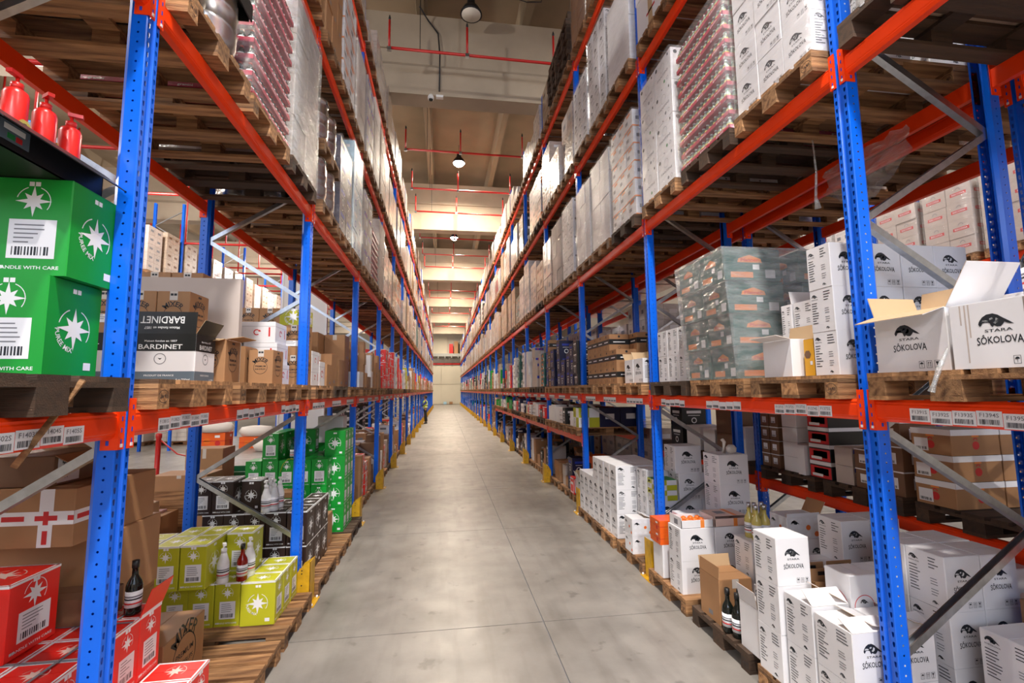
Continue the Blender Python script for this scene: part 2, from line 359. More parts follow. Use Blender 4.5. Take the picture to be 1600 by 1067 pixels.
            P('cam', [Q(-W * .12, h * .3, W * .12, h * .5, 'tape')], .0005)
            if var % 2: P('cam', [Q(-W * .35, -h * .2, W * .3, -h * .02, 'paper')], .0012); P('cam', lines(-W * .3, -h * .05, W * .5, 3, h * .04), .0018)
        elif kind == 'bardinet':
            for f, ww in (('cam', W), ('back', W), ('xp', D), ('xm', D)):
                P(f, [Q(-ww / 2, h * .14, ww / 2, h * .5, 'black_card'), Q(-ww / 2, -h * .5, ww / 2, -h * .28, 'slate_card'), RING(0, -h * .02, h * .1, h * .115, 'ink_grey'), POLY([(-.012, 0), (0, -.012), (.012, 0), (0, -.004)], 'ink')], .0006)
                P(f, [T('BARDINET', 0, h * .18, ww * .62, h * .1, 'ink_white'), T('Maison fondee en 1857', 0, h * .33, ww * .46, h * .04, 'ink_white'), T('PRODUIT DE FRANCE', 0, -h * .38, ww * .42, h * .035, 'ink_white'), T('6 x 700ml', ww * .34, -h * .47, ww * .2, h * .04, 'ink_white')], .0012)
        elif kind == 'recycle':
            for f, ww in (('cam', W), ('back', W), ('xp', D), ('xm', D)):
                P(f, [RING(-ww * .05, 0, h * .1, h * .145, 'ink_red', .4, 5.4, 16), POLY([(-ww * .05 + h * .06, h * .03), (-ww * .05 + h * .19, h * .03), (-ww * .05 + h * .13, h * .13)], 'ink_red'), Q(ww * .3, -h * .2, ww * .35, h * .24, 'ink_red'), Q(-ww * .5, h * .28, ww * .5, h * .29, 'ink_grey')])
        elif kind == 'fantini':
            for f, ww in (('cam', W), ('back', W), ('xp', D), ('xm', D)):
                P(f, [T('FANTINI', 0, -h * .08, ww * .62, h * .07, 'ink_grey'), RING(0, h * .2, h * .13, h * .137, 'ink_grey'), RING(-ww * .36, h * .36, 0.0005, h * .06, 'ink'), RING(ww * .1, -h * .3, .0005, h * .05, 'ink_green' if var % 2 else 'ink_grey'), RING(ww * .28, -h * .3, h * .045, h * .055, 'ink_grey'), Q(ww * .3, h * .36, ww * .36, h * .44, 'ink'), Q(-ww * .1, -h * .47, -ww * .05, -h * .44, 'ink')])
        elif kind == 'kettle':
            for f, ww in (('cam', W), ('back', W), ('xp', D), ('xm', D)):
                P(f, [Q(-ww / 2, h * .27, ww / 2, h * .5, 'paper'), RING(0, -h * .12, .0005, h * .16, 'ink_red'), RING(0, h * .08, h * .06, h * .1, 'ink_red', 0, PI), Q(-.03, h * .2, .03, h * .27, 'ink_orange')])
            for f, ww in (('cam', W), ('xm', D)):
                a, c2 = sticker(-ww * .24, -h * .14, ww * .36, h * .5, var)
                if f == 'xm': P(f, a, .0014); P(f, c2[5:], .002)
        elif kind == 'barlabel':
            for f, ww in (('cam', W), ('xm', D)):
                P(f, [Q(-ww / 2, h * .44, ww / 2, h * .5, 'paper')])
                a, c2 = sticker(0, 0, ww * .5, h * .45, var); P(f, a); P(f, c2[5:], .0014)
        elif kind == 'kraftband':
            for f, ww in (('cam', W), ('back', W), ('xp', D), ('xm', D)):
                P(f, [Q(-ww / 2, -h * .12, ww / 2, h * .2, 'black_card'), RING(0, h * .36, .0005, h * .07, 'ink'), RING(0, -h * .3, h * .06, h * .08, 'ink')])
                P(f, [Q(-ww * .3, h * .0, ww * .3, h * .06, 'paper')], .0014)
        elif kind in ('navy', 'black', 'sky'):
            for f, ww in (('cam', W), ('back', W), ('xp', D), ('xm', D)):
                P(f, [Q(-ww * .3, h * .16, ww * .3, h * .3, 'ink_white' if kind != 'navy' else 'ink_blue'), RING(0, -h * .2, h * .1, h * .15, 'ink_white' if kind != 'sky' else 'ink_blue'), Q(-ww * .25, h * .04, ww * .25, h * .07, 'ink_white')])
        elif kind == 'teal':
            for f, ww in (('cam', W), ('back', W), ('xp', D), ('xm', D)):
                cx = -ww * .05; P(f, [POLY([(cx - ww * .22, h * .06), (cx - ww * .2, h * .18), (cx, h * .3), (cx + ww * .2, h * .18), (cx + ww * .22, h * .06)], 'ink_orange'), Q(-ww * .4, -h * .42, 0, -h * .24, 'ink_orange'), Q(ww * .22, -h * .42, ww * .4, -h * .16, 'paper'), Q(0, -h * .16, ww * .12, h * .0, 'paper')]); P(f, [T('Pfanner', cx, h * .09, ww * .32, h * .1, 'ink_red')], .0015)
        elif kind == 'riscossa':
            for f, ww in (('cam', W), ('back', W), ('xp', D), ('xm', D)):
                P(f, [Q(-ww * .32, -h * .1, ww * .32, h * .08, 'ink_red'), RING(0, h * .2, h * .1, h * .13, 'ink_grey', 0, PI)]); P(f, [T('RISCOSSA', 0, -h * .06, ww * .5, h * .1, 'paper')], .0014)
        elif kind in ('juice', 'aperitif', 'wine_red'):
            for f, ww in (('cam', W), ('back', W), ('xp', D), ('xm', D)):
                if kind == 'juice': P(f, [RING(-ww * .2, 0, .0005, h * .2, 'fruit'), RING(ww * .22, -h * .15, .0005, h * .16, 'ink_red'), Q(-ww * .5, -h * .02, ww * .5, h * .02, 'ink_red'), Q(ww * .1, h * .2, ww * .3, h * .35, 'paper')])
                elif kind == 'aperitif': P(f, [Q(-ww * .4, -h * .05, ww * .42, h * .2, 'black_card')]); P(f, [T('Averna', 0, h * .02, ww * .6, h * .12, 'ink_green')], .0014)
                else: P(f, FRAME(-ww * .45, -h * .45, ww * .45, h * .45, .02, 'ink_white') + [Q(-ww * .3, h * .05, ww * .3, h * .2, 'ink_white')])
        elif kind == 'bee':
            for f, ww in (('cam', W), ('xm', D)): P(f, [RING(-ww * .1, .02, .0005, ww * .35, 'dark_brown_card', n=6), Q(ww * .1, -h * .2, ww * .35, -h * .1, 'paper')])
        elif kind in ('pattern', 'fruitwhite'):
            r = random.Random(3)
            for f, ww in (('cam', W), ('xm', D), ('xp', D)):
                P(f, [RING(ww * (-.35 + .24 * i), h * (-.3 + .3 * j), .0005, ww * .07, r.choice(['dark_brown_card', 'ink_grey', 'paleorange_card']) if kind == 'pattern' else ('fruit' if (i + j) % 3 == 0 and i > 1 else 'paper'), n=10) for i in range(4) for j in range(3)] + bird(-ww * .25, h * .15, ww * .25))
        elif kind == 'greenwhite':
            for f, ww in (('cam', W), ('back', W), ('xp', D), ('xm', D)): P(f, [Q(-ww / 2, 0, 0, h / 2, 'lime_card'), Q(0, -h / 2, ww / 2, 0, 'lime_card'), Q(-ww * .4, h * .12, -ww * .2, h * .3, 'ink_white')] + lines(-ww * .4, -h * .1, ww * .3, 4, h * .07))
        elif kind == 'orangewhite':
            for f, ww in (('cam', W), ('back', W), ('xp', D), ('xm', D)): P(f, [Q(-ww / 2, -h * .5, ww / 2, -h * .42, 'ink_orange'), Q(-ww * .2, h * .28, ww * .25, h * .44, 'ink_orange'), Q(-ww * .35, -h * .1, -ww * .05, h * .1, 'ink_grey')])
        elif kind == 'bluelabel':
            for f, ww in (('cam', W), ('xp', D)): P(f, [Q(-ww * .45, h * .2, ww * .3, h * .42, 'ink_blue'), Q(ww * .05, -h * .2, ww * .36, h * .12, 'paper')]); P(f, [RING(-ww * .2, h * .31, .0005, h * .07, 'ink_red'), RING(ww * .1, h * .31, .0005, h * .07, 'ink_red')], .0014)
        elif kind == 'fruitdark':
            P('xm', [Q(-D * .48, -h * .48, D * .48, h * .2, 'ink_red'), Q(-D * .3, -h * .3, D * .36, h * .1, 'lime_card'), RING(D * .1, -h * .02, .0005, h * .14, 'ink_green')]); P('xm', [Q(-D * .4, -h * .4, D * .1, -h * .24, 'paper')], .0014)
            for f, ww in (('cam', W), ('xm', D)): P(f, [Q(-ww / 2, h * .28, ww / 2, h * .5, 'paper')])
        elif kind == 'circlebrand':
            for f, ww in (('cam', W), ('back', W), ('xp', D), ('xm', D)): P(f, [RING(0, 0, ww * .36, ww * .385, 'ink_red')] + bird(0, .02, ww * .3) + [Q(-ww * .22, -.03, ww * .22, -.015, 'ink_red'), Q(-ww * .3, -h * .42, ww * .3, -h * .39, 'ink_grey')])
        elif kind == 'stripe':
            for f, ww in (('xm', D), ('xp', D)): P(f, [Q(-ww * .1, -h * .5, ww * .04, h * .5, 'kraft_inside'), Q(-ww * .16, -h * .2, ww * .12, -h * .14, 'ink_red')])
        elif kind == 'brown' and var:
            for f, ww, c0 in (('cam', W, W * .34), ('xp', D, None)):
                x1 = ww * .5 if f == 'cam' else -ww * .2
                if var == 1: P(f, [Q(-ww * .5, -.035, x1, .035, 'paper')]); P(f, [Q(-ww * .5 + .16 * k + .02, -.013, min(x1, -ww * .5 + .16 * k + .13), .013, 'ink_red') for k in range(int((x1 + ww * .5) / .16) + (f == 'cam'))], .0014)
                if c0: P(f, [Q(c0 - .035, -h * .5, c0 + .035, h * .5, 'paper')], .0012); P(f, [Q(c0 - .013, -h * .5 + .1 * k + .015, c0 + .013, -h * .5 + .1 * k + .085, 'ink_red') for k in range(int(h / .1))], .0016)
        elif kind == 'brown':
            P('cam', [Q(-.03, h * .3, .03, h * .5, 'tape')]); P('xm', [Q(-.02, -h * .4, .04, -h * .3, 'ink_grey')]); P('xp', [Q(-.02, -h * .4, .04, -h * .3, 'ink_grey')])
        return q.mesh('carton')
    return cached(('c', kind, round(W, 3), round(D, 3), round(H, 3), var), mk)

# ------------------------------------------------------------------ the rack geometry in metres
P0, PITCH = 2.36, 2.8
def UY(k): return P0 + PITCH * (k - 1)
LX, RX, DEP = -1.427, 2.377, 1.09
R2X, R3X, L4X = 3.667, 8.5, -10.0
LEV = {'A': 2.022, 'B': 4.085, 'C': 6.135, 'D': 8.19}
LEVWORD = {'F': 'floor', 'S': 'low shelf', 'A': 'low beam', 'B': 'second beam', 'C': 'third beam', 'D': 'top beam'}
ORD = ['nearest', 'first', 'second', 'third', 'fourth', 'fifth', 'sixth', 'seventh', 'eighth', 'ninth', 'tenth', 'eleventh', 'twelfth', 'thirteenth', 'fourteenth', 'fifteenth', 'sixteenth', 'seventeenth', 'eighteenth', 'nineteenth', 'twentieth', 'twenty-first', 'twenty-second', 'twenty-third', 'twenty-fourth', 'twenty-fifth', 'twenty-sixth', 'twenty-seventh', 'twenty-eighth']
POSW = ['near', 'middle', 'far']
# pallet positions in a bay (start of each 0.8 m slot)
def PY(bay, pos): return UY(bay) + .1 + .9 * pos
ROWW = {'L': 'left racking', 'R': 'right racking', 'R2': 'rear right racking', 'R3': 'across-aisle racking', 'L4': 'far hall racking'}

# ------------------------------------------------------------------ building shell
def structure(name, me, parent=None, **k): return obj(name, me, parent, kind='structure' if not parent else None, **k)
XW0, XW1, YW0, YW1, ZC = -26, 15, -11, 73.3, 12.35
fl = structure('floor', boxmesh((XW0, YW0, -.3), (XW1, YW1, -.012), 'ink_grey', 'floor'))
xs = [XW0, -17, -8, .9, 8, XW1]; ys = [YW0] + [-7.2 + 2.9 * i for i in range(28)] + [YW1]
for i in range(len(xs) - 1):
    for j in range(len(ys) - 1):
        g = .005; a = (xs[i] + g, ys[j] + g); b = (xs[i + 1] - g, ys[j + 1] - g)
        obj('slab', boxmesh((a[0], a[1], -.012), (b[0], b[1], 0), 'polished_concrete', 'slab'), fl)
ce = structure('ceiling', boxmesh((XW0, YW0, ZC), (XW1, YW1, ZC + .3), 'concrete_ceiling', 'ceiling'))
structure('wall_left', boxmesh((XW0 - .3, YW0, 0), (XW0, YW1, ZC), 'plaster'))
structure('wall_right', boxmesh((XW1, YW0, 0), (XW1 + .3, YW1, ZC), 'plaster'))
# rear wall behind the camera with its window band
q = MB(); q.box((XW0, YW0 - .3, 0), (XW1, YW0, 5.1), 'plaster'); q.box((XW0, YW0 - .3, 10.1), (XW1, YW0, ZC), 'plaster'); q.box((XW0, YW0 - .3, 5.1), (-10.2, YW0, 10.1), 'plaster'); q.box((8.2, YW0 - .3, 5.1), (XW1, YW0, 10.1), 'plaster')
structure('wall_rear', q.mesh('wall_rear'))
# ribs of the roof slab and cross girders
for i, x in enumerate([-23.4, -20.6, -17.8, -15, -12.2, -9.4, -6.6, -3.5, -.65, 2.1, 4.9, 7.7, 10.5, 13.3]):
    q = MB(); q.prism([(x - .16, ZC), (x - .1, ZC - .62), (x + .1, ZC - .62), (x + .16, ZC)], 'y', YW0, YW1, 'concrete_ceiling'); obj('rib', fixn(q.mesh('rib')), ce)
gm = MB()
for (z0, z1, hw) in ((9.5, 10.25, .27), (10.75, 11.72, .2)): gm.box((XW0, -hw, z0), (XW1, hw, z1), 'concrete_girder')
gm.prism([(-.27, 10.25), (.27, 10.25), (.15, 10.4), (-.15, 10.4)], 'x', XW0, XW1, 'concrete_girder'); gm.box((XW0, -.15, 10.4), (XW1, .15, 10.75), 'concrete_girder')
gm = fixn(gm.mesh('girder'))
for k in range(7): structure('beam_girder', gm, loc=(0, 1.5 + 10 * k if k == 0 else 11.5 + 10 * (k - 1), 0))
# end wall: sliding gate panels, red header beam, mezzanine
ew = structure('wall_end', boxmesh((XW0, YW1, 0), (XW1, YW1 + .3, ZC), 'plaster'))
for i, (x0, x1) in enumerate(((-1.9, -.52), (-.48, 3.0))):
    for z0, z1 in ((.05, 3.05), (3.1, 6.0)): obj('panel', boxmesh((x0, YW1 - .12, z0), (x1, YW1 - .002, z1), 'beige_panel'), ew)
obj('header', boxmesh((-4, YW1 - .3, 6.1), (5, YW1 - .002, 6.35), 'red_pipe'), ew)
mz = structure('slab_mezzanine', boxmesh((-6, YW1 - 1.4, 7.3), (7, YW1 - .01, 7.75), 'grey_metal'))
q = MB()
for x in range(-5, 7): q.box((x, YW1 - 1.38, 7.05), (x + .12, YW1 - .02, 7.3), 'grey_metal')
obj('joists', q.mesh('joists'), mz)
obj('panel', boxmesh((-1.9, YW1 - .2, 7.75), (.4, YW1 - .002, 10.5), 'beige_panel'), ew)
for x, s, c, nm in ((1.0, 1.5, 'red_pipe', 'red door leaf by the pale panel on the mezzanine'), (1.75, 1.9, 'brown_card', 'tall brown cabinet standing on the mezzanine')):
    q = MB(); q.box((-.3, -.3, 0), (.3, .3, s), c); q.box((-.27, -.32, .1), (-.02, -.3, s - .1), c); q.box((.02, -.32, .1), (.27, -.3, s - .1), c)
    obj('locker', q.mesh('locker'), loc=(x, YW1 - .75, 7.75), label=nm, cat='locker')
for x, c, nm in ((.1, 'sky_card', 'small light blue crate on the floor at the end wall'), (1.0, 'brown_card', 'low brown crate on the floor at the end wall')):
    q = MB(); q.box((-.25, -.2, 0), (.25, .2, .04), c)
    for a, b in (((-.25, -.2), (.25, -.17)), ((-.25, .17), (.25, .2)), ((-.25, -.2), (-.22, .2)), ((.22, -.2), (.25, .2))): q.box((*a, 0), (*b, .4), c)
    obj('crate', q.mesh('crate'), loc=(x, YW1 - .6, 0), label=nm, cat='crate')

# high bay lamps
def lamp_body(on):
    q = MB(); q.lathe([(.05, .42), (.09, .4), (.1, .22), (.2, .12), (.26, 0), (.27, -.04), (.24, -.04)], 'dark_steel', 20); return fixn(q.mesh('lamp'))
lb = lamp_body(1); disc = MB(); disc.lathe([(.02, -.13), (.12, -.11), (.2, -.05), (.235, 0), (.235, .012)], 'lamp_glow', 20); disc = fixn(disc.mesh('diffuser'))
disc0 = MB(); disc0.lathe([(.235, 0), (.235, .012)], 'lamp_off', 20); disc0 = fixn(disc0.mesh('diffuser'))
rod = boxmesh((-.01, -.01, .42), (.01, .01, .75), 'dark_steel', 'rod')
def lamp(x, y, z, lab, on=True, g=None):
    o = obj('high_bay_lamp', lb, loc=(x, y, z), label=lab, cat='lamp', group=g); obj('diffuser', disc if on else disc0, o, (0, 0, -.045)); obj('hanger_rod', rod, o)
for i, yy in enumerate(y for y in LAMPS if y > 5): lamp(LAMP_X, yy, 11.6, 'lit round ceiling lamp over the aisle, %s along the row' % ORD[i + 1], True, 'lit lamps over the aisle')
lamp(.61, 10.6, 11.3, 'unlit round ceiling lamp above the nearest red pipe', False)
q = MB(); q.tube([(.61, 10.6, 12.0), (1.2, 10.6, 11.95), (2.0, 10.55, 11.72), (2.35, 10.5, 11.72), (2.42, 10.5, 12.3 - .02)], .012, 'dark_steel', 6)
obj('lamp_cable', q.mesh('lamp_cable'), label='thin black cable running right from the unlit ceiling lamp', cat='cable')
q = MB(); q.tube([(-.65, 10.9, 11.6), (-.45, 11.2, 11.5), (-.2, 11.24, 11.2), (-.15, 11.21, 10.6), (-.16, 11.2, 9.6)], .02, 'dark_steel', 6)
obj('camera_cable', q.mesh('camera_cable'), label='black cable hanging down the nearest concrete girder', cat='cable')
q = MB(); q.lathe([(.075, 0), (.08, .05), (.05, .12)], 'plastic_white', 14); cc = obj('security_camera', fixn(q.mesh('camera')), loc=(-.37, 11.25, 9.4), label='white dome security camera under the nearest girder', cat='camera')
q = MB(); q.lathe([(.02, -.045), (.045, -.03), (.055, 0)], 'glass_dark', 12); obj('lens_dome', fixn(q.mesh('dome')), cc)
obj('junction_box', boxmesh((-.09, -.05, -.03), (.09, .05, .03), 'plastic_white'), loc=(-.15, 11.22, 9.46), label='white junction box beside the dome camera', cat='box')

# sprinkler pipes
for i, (y, z) in enumerate([(10.35, 9.98), (15.0, 10.0), (18.0, 10.0), (20.4, 10.0), (24.0, 10.0), (27, 10.0), (29.8, 10.0), (33.6, 10), (37, 10), (40, 10), (44, 10), (48, 10), (53, 10), (58, 10), (64, 10)]):
    q = MB(); q.tube([(-1.3, y, z + .03), (6.5, y, z - .04)], .033, 'red_pipe', 10)
    r = obj('sprinkler_pipe', q.mesh('pipe'), label='red sprinkler pipe crossing above the aisle, %s from the camera' % ORD[i + 1], cat='pipe', group='sprinkler pipes')
    for x in (-.6, 4.2): obj('hanger_rod', boxmesh((x - .008, y - .008, z + .02), (x + .008, y + .008, ZC if not 11 < y - 0 < 11.9 else 11.7), 'dark_steel', 'rod'), r)
    for x in (-1.3, .5, 2.6):
        q = MB(); q.tube([(x, y, z), (x, y, z + .72)], .026, 'red_pipe', 8); q.lathe([(.014, .72), (.03, .76), (.012, .84)], 'dark_steel', 8, (x, y, z)); obj('upright_sprinkler', q.mesh('sprinkler'), r)
        obj('coupling', boxmesh((x - .045, y - .04, z - .04), (x + .045, y + .04, z + .04), 'galvanised'), r)
for i, (y, z) in enumerate([(8, 7.4), (12.4, 8.2), (16.2, 8.6), (19.3, 7.9), (22.6, 8.9), (24, 7.9), (26.5, 8.8), (30, 8.6), (33, 8.9), (37, 8.4)]):
    q = MB(); q.tube([(-21, y, z), (-3.2, y, z)], .045, 'red_pipe', 8)
    r = obj('hall_pipe', q.mesh('pipe'), label='red pipe hanging across the left hall, %s from the camera' % ORD[i + 1], cat='pipe', group='hall pipes')
    for x in (-18, -14, -10, -7, -4.5):
        q = MB(); q.tube([(x, y, z), (x, y, ZC - .02)], .03, 'red_pipe', 6); obj('drop_pipe', q.mesh('drop'), r)

# ------------------------------------------------------------------ pallet racking
HTOP = 9.4
def upright_mesh():
    q = MB(); n = int(HTOP / .05)
    def strip(p0, p1, hole, rows=n):
        # a strip from plan point p0 to p1, punched with one hole in each 50 mm cell
        d = (Vector(p1) - Vector(p0)); L_ = d.length; d.normalize()
        for k in range(rows):
            z = k * .05; vs = []
            out = [(0, 0), (.5, 0), (1, 0), (1, .5), (1, 1), (.5, 1), (0, 1), (0, .5)]
            for u, v in out: p = Vector(p0) + d * (u * L_); vs.append((p.x, p.y, z + v * .05))
            c = L_ * .5
            if hole == 'key': hp = [(-.004, -.012), (0, -.014), (.004, -.012), (.0065, .0), (.0065, .012), (.0, .014), (-.0065, .012), (-.0065, .0)]
            else: hp = [(.0055 * math.cos(t), .0055 * math.sin(t)) for t in [PI * 1.25 + i * PI / 4 for i in range(8)]]
            for u, v in hp: p = Vector(p0) + d * (c + u); vs.append((p.x, p.y, z + .025 + v))
            q.add(vs, [(i, (i + 1) % 8, 8 + (i + 1) % 8, 8 + i) for i in range(8)], 'blue_paint')
    def plain(p0, p1): q.add([(p0[0], p0[1], 0), (p1[0], p1[1], 0), (p1[0], p1[1], n * .05), (p0[0], p0[1], n * .05)], [(0, 1, 2, 3)], 'blue_paint')
    strip((.07, -.05), (.004, -.05), 'round'); plain((.004, -.05), (0, -.046)); strip((0, -.046), (0, -.018), 'key')
    plain((0, -.018), (.012, -.011)); plain((.012, -.011), (.012, .011)); plain((.012, .011), (0, .018))
    strip((0, .018), (0, .046), 'key'); plain((0, .046), (.004, .05)); strip((.004, .05), (.07, .05), 'round')
    plain((.07, -.05), (.09, -.036)); plain((.09, .036), (.07, .05)); plain((.09, -.036), (.09, -.024)); plain((.09, .024), (.09, .036))
    q.box((.04, -.0495, 0), (.066, .0495, .006), 'blue_paint')
    return q.mesh('upright')
UPM = upright_mesh()
q = MB(); bl = math.hypot(DEP - .14, .605)
q.prism([(-.02, -.02), (.02, -.02), (.02, .02), (.014, .02), (.014, -.012), (-.014, -.012), (-.014, .02), (-.02, .02)], 'x', 0, bl, 'galvanised'); BRACE = fixn(q.mesh('brace'))
q = MB(); q.box((-.03, -.075, 0), (.12, .075, .012), 'galvanised')
for yy in (-.062, .062): q.lathe([(.01, .012), (.01, .03)], 'white_bolt', 6, (.03, yy, 0))
FOOT = fixn(q.mesh('foot_plate'))
ang = math.atan2(.605, DEP - .14)
def brace_nodes():
    out = []; z = .65; up = True
    while z + .605 < HTOP:
        out.append((z, up)); z += .605; up = not up
    return out
q = MB()
for z, up in brace_nodes():
    M = Matrix.Translation((.07 if up else DEP - .07, 0, z)) @ Matrix.Rotation(0 if up else PI, 4, 'Z') @ Matrix.Rotation(-ang, 4, 'Y')
    q.box((0, -.018, -.018), (bl, .018, .018), 'galvanised', M)
BRACES_ALL = q.mesh('bracing')
def frame(row, x, k, near):
    rot = 0 if row in ('R', 'R2', 'R3') else PI
    where = {'L': 'left side of the aisle', 'R': 'right side of the aisle'}.get(row, ROWW[row])
    o = obj('rack_frame', None, loc=(x, UY(k), 0), rot=(0, 0, rot), label='blue perforated rack frame, %s, %s along the row' % (where, ORD[k] if k else 'beside the camera'), cat='rack frame', group='rack frames of the ' + ROWW[row])
    obj('upright', UPM, o); obj('upright', UPM, o, (DEP, 0, 0), (0, 0, PI))
    if near:
        for z, up in brace_nodes():
            b = obj('brace', BRACE, o, (.07 if up else DEP - .07, 0, z)); b.rotation_euler = (0, -ang, 0 if up else PI)
        obj('foot_plate', FOOT, o); obj('foot_plate', FOOT, o, (DEP, 0, 0), (0, 0, PI))
    else: obj('bracing', BRACES_ALL, o, kind='stuff')
NB = {'L': 21, 'R': 25}
for k in range(0, NB['L'] + 1): frame('L', LX, k, k <= 5)
for k in range(0, NB['R'] + 1): frame('R', RX, k, k <= 5)
for k in range(0, 10): frame('R2', R2X, k, 1 <= k <= 3)
for k in range(0, 6): frame('R3', R3X, k, False)
for k in (5, 7, 9, 11, 13): frame('L4', L4X, k, False)

# yellow post guards
q = MB(); t = .006
q.box((-.12, -.085, 0), (-.12 + t, .085, .42), 'yellow_paint')
for s in (-1, 1):
    y0, y1 = (.085 - t, .085) if s > 0 else (-.085, -.085 + t)
    q.prism([(-.12, 0), (.04, 0), (.04, .26), (-.02, .36), (-.12, .42)], 'y', y0, y1, 'yellow_paint')
    for z in (.08, .2, .31, .34): q.lathe([(.007, -.001), (.007, .002)], 'dark_steel', 6, M=Matrix.Translation((-.04, s * .0855, z)) @ Matrix.Rotation(PI / 2, 4, 'X'))
GUARD = fixn(q.mesh('guard'))
GFOOT = boxmesh((-.17, -.12, 0), (.05, .12, .008), 'yellow_paint', 'foot')
q = MB(); q.lathe([(.012, .008), (.012, .022), (.006, .03)], 'white_bolt', 6); GB = fixn(q.mesh('bolt'))
for row, x, n in (('L', LX, NB['L']), ('R', RX, NB['R'])):
    for k in range(0, n + 1):
        o = obj('post_guard', GUARD, loc=(x, UY(k), 0), rot=(0, 0, 0 if row == 'R' else PI), label='yellow steel post guard at the foot of frame %s on the %s' % (ORD[k] if k else 'beside the camera', ROWW[row]), cat='post guard', group='yellow post guards')
        if k < 7:
            obj('foot_plate', GFOOT, o)
            for yy in (-.1, .1): obj('anchor_bolt', GB, o, (-.145, yy, 0))

# beams: local x runs along the beam, front face towards -y; origin at the middle of the front face, top at z=0
BL = 2.7
q = MB(); q.prism([(-.002, -.014), (.0, -.012), (.012, 0), (.048, 0), (.05, -.002), (.05, -.12), (.012, -.12), (0, -.105), (0, -.1), (-.004, -.094), (-.004, -.03), (0, -.024)][::-1], 'x', -BL / 2, BL / 2, 'orange_paint'); BEAM = fixn(q.mesh('beam'))
def conn(s):
    q = MB(); x0, x1 = (BL / 2 - .0, BL / 2 + .036)
    def hb(a, b, m): 
        if s < 0: a, b = (-b[0], a[1], a[2]), (-a[0], b[1], b[2])
        q.box(a, b, m)
    hb((x0 - .004, -.012, -.17), (x1, -.005, .055), 'orange_paint'); hb((x0 - .004, -.005, -.17), (x0, .058, .055), 'orange_paint')
    for k in range(4): hb((BL / 2 + .012, -.0135, .025 - .05 * k - .02), (BL / 2 + .019, -.0118, .025 - .05 * k), 'ink_blue')
    hb((BL / 2 + .01, -.016, -.16), (BL / 2 + .022, -.012, -.145), 'white_bolt'); hb((x0 - .0055, .024, -.15), (x0 - .0038, .036, -.13), 'ink_blue')
    return q.mesh('end_connector')
CONN = [conn(-1), conn(1)]
q = MB(); q.v, q.f, q.m, q.names, q.smooth = [], [], [], [], []
q.box((-BL / 2, 0, -.12), (BL / 2, .05, 0), 'orange_paint')
for s in (-1, 1): q.box((s * BL / 2 - (.036 if s < 0 else 0), -.01, -.17), (s * BL / 2 + (.036 if s > 0 else 0), -.003, .055), 'orange_paint')
BEAM_FAR = q.mesh('beam')
def loc_label(code):
    def mk():
        q = MB(); put2 = lambda items, off: [q.add([(u, off, v) for u, v in vs], fs, m) for vs, fs, m in items]
        put2([Q(-.05, -.033, .05, .033, 'paper')], 0); put2(barcode(-.04, -.026, .04, -.004, 'ink', 22, sum(map(ord, code)) % 97), -.0006)
        if code: put2([T(code, 0, .006, .075, .018, 'ink_grey')], -.0006)
        return q.mesh('location_label')
    return cached(('ll', code), mk)
q = MB()
for k in range(5): q.add([(u + (k - 2) * .102, 0, v) for u, v in Q(-.05, -.033, .05, .033, 'paper')[0]], [(0, 1, 2, 3)], 'paper'); q.add([(u + (k - 2) * .102, -.0006, v) for u, v in Q(-.04, -.026, .04, -.004, 'ink')[0]], [(0, 1, 2, 3)], 'ink_grey')
STRIP = q.mesh('label_strip')
def beam(row, x, bay, lev, z, rear=False, labels=None, near=True):
    face = 1 if row in ('R', 'R2', 'R3') else -1
    bx = x + face * (DEP if rear else 0); out = -face if not rear else face
    rz = -PI / 2 if out < 0 else PI / 2      # local -y (front) must point to out
    side = 'back' if rear else 'front'
    o = obj('rack_beam', BEAM if near else BEAM_FAR, loc=(bx, UY(bay) + PITCH / 2, z), rot=(0, 0, rz), label='orange %s beam of the %s, %s level, %s bay' % (side, ROWW[row], LEVWORD[lev], ORD[bay] if bay else 'nearest'), cat='rack beam', group='orange rack beams')
    if near:
        for c in CONN: obj('end_connector', c, o)
    if labels:
        for pos in range(3):
            u = -(BL / 2) + .5 + .9 * pos
            if out < 0: pass
            for i in range(5):
                code = labels[pos] % (i + 1) if labels[pos] else ''
                if labels != 'strip':
                    uu = (UY(bay) + .5 + .9 * pos - UY(bay) - PITCH / 2); uu = uu * (1 if out > 0 else -1)
                    obj('location_label', loc_label(code), o, (uu + (i - 2) * .102, -.0052, -.078 + .004 * ((i * 7 + pos) % 3 - 1)))
    return o
q0 = 0
def strips(o, bay):
    for pos in range(3): obj('label_strip', STRIP, o, ((pos - 1) * .9, -.005, -.078))
for row, x in (('L', LX), ('R', RX)):
    for bay in range(0, NB[row]):
        for lev in 'ABCD':
            if lev in 'CD' and bay < 1: continue
            b = beam(row, x, bay, lev, LEV[lev], near=bay < (7 if lev in 'AB' else 5), labels={('L', 0): ['F1403S'[:4] + '%dS', 'F140%dS', 'F140%dS'], ('L', 1): ['F138%dS', '', ''], ('R', 0): ['F139%dS', 'F139%dS', 'F139%dS'], ('R', 1): ['F137%dS', '', '']}.get((row, bay)) if lev == 'A' else None)
            if lev == 'A' and 2 <= bay < 9: strips(b, bay)
            if bay < 7 and (lev in 'AB' or 1 <= bay < 5): beam(row, x, bay, lev, LEV[lev], rear=True, near=bay < 4)
for bay in range(3, 8): beam('R', RX, bay, 'S', 1.28); beam('R', RX, bay, 'S', 1.28, rear=True, near=False)
for bay in range(0, 3): beam('R2', R2X, bay, 'S', 1.06, near=True); beam('R2', R2X, bay, 'S', 1.06, rear=True, near=False)
for bay in range(3, 9): beam('R2', R2X, bay, 'A', LEV['A'], near=False); beam('R2', R2X, bay, 'A', LEV['A'], rear=True, near=False)
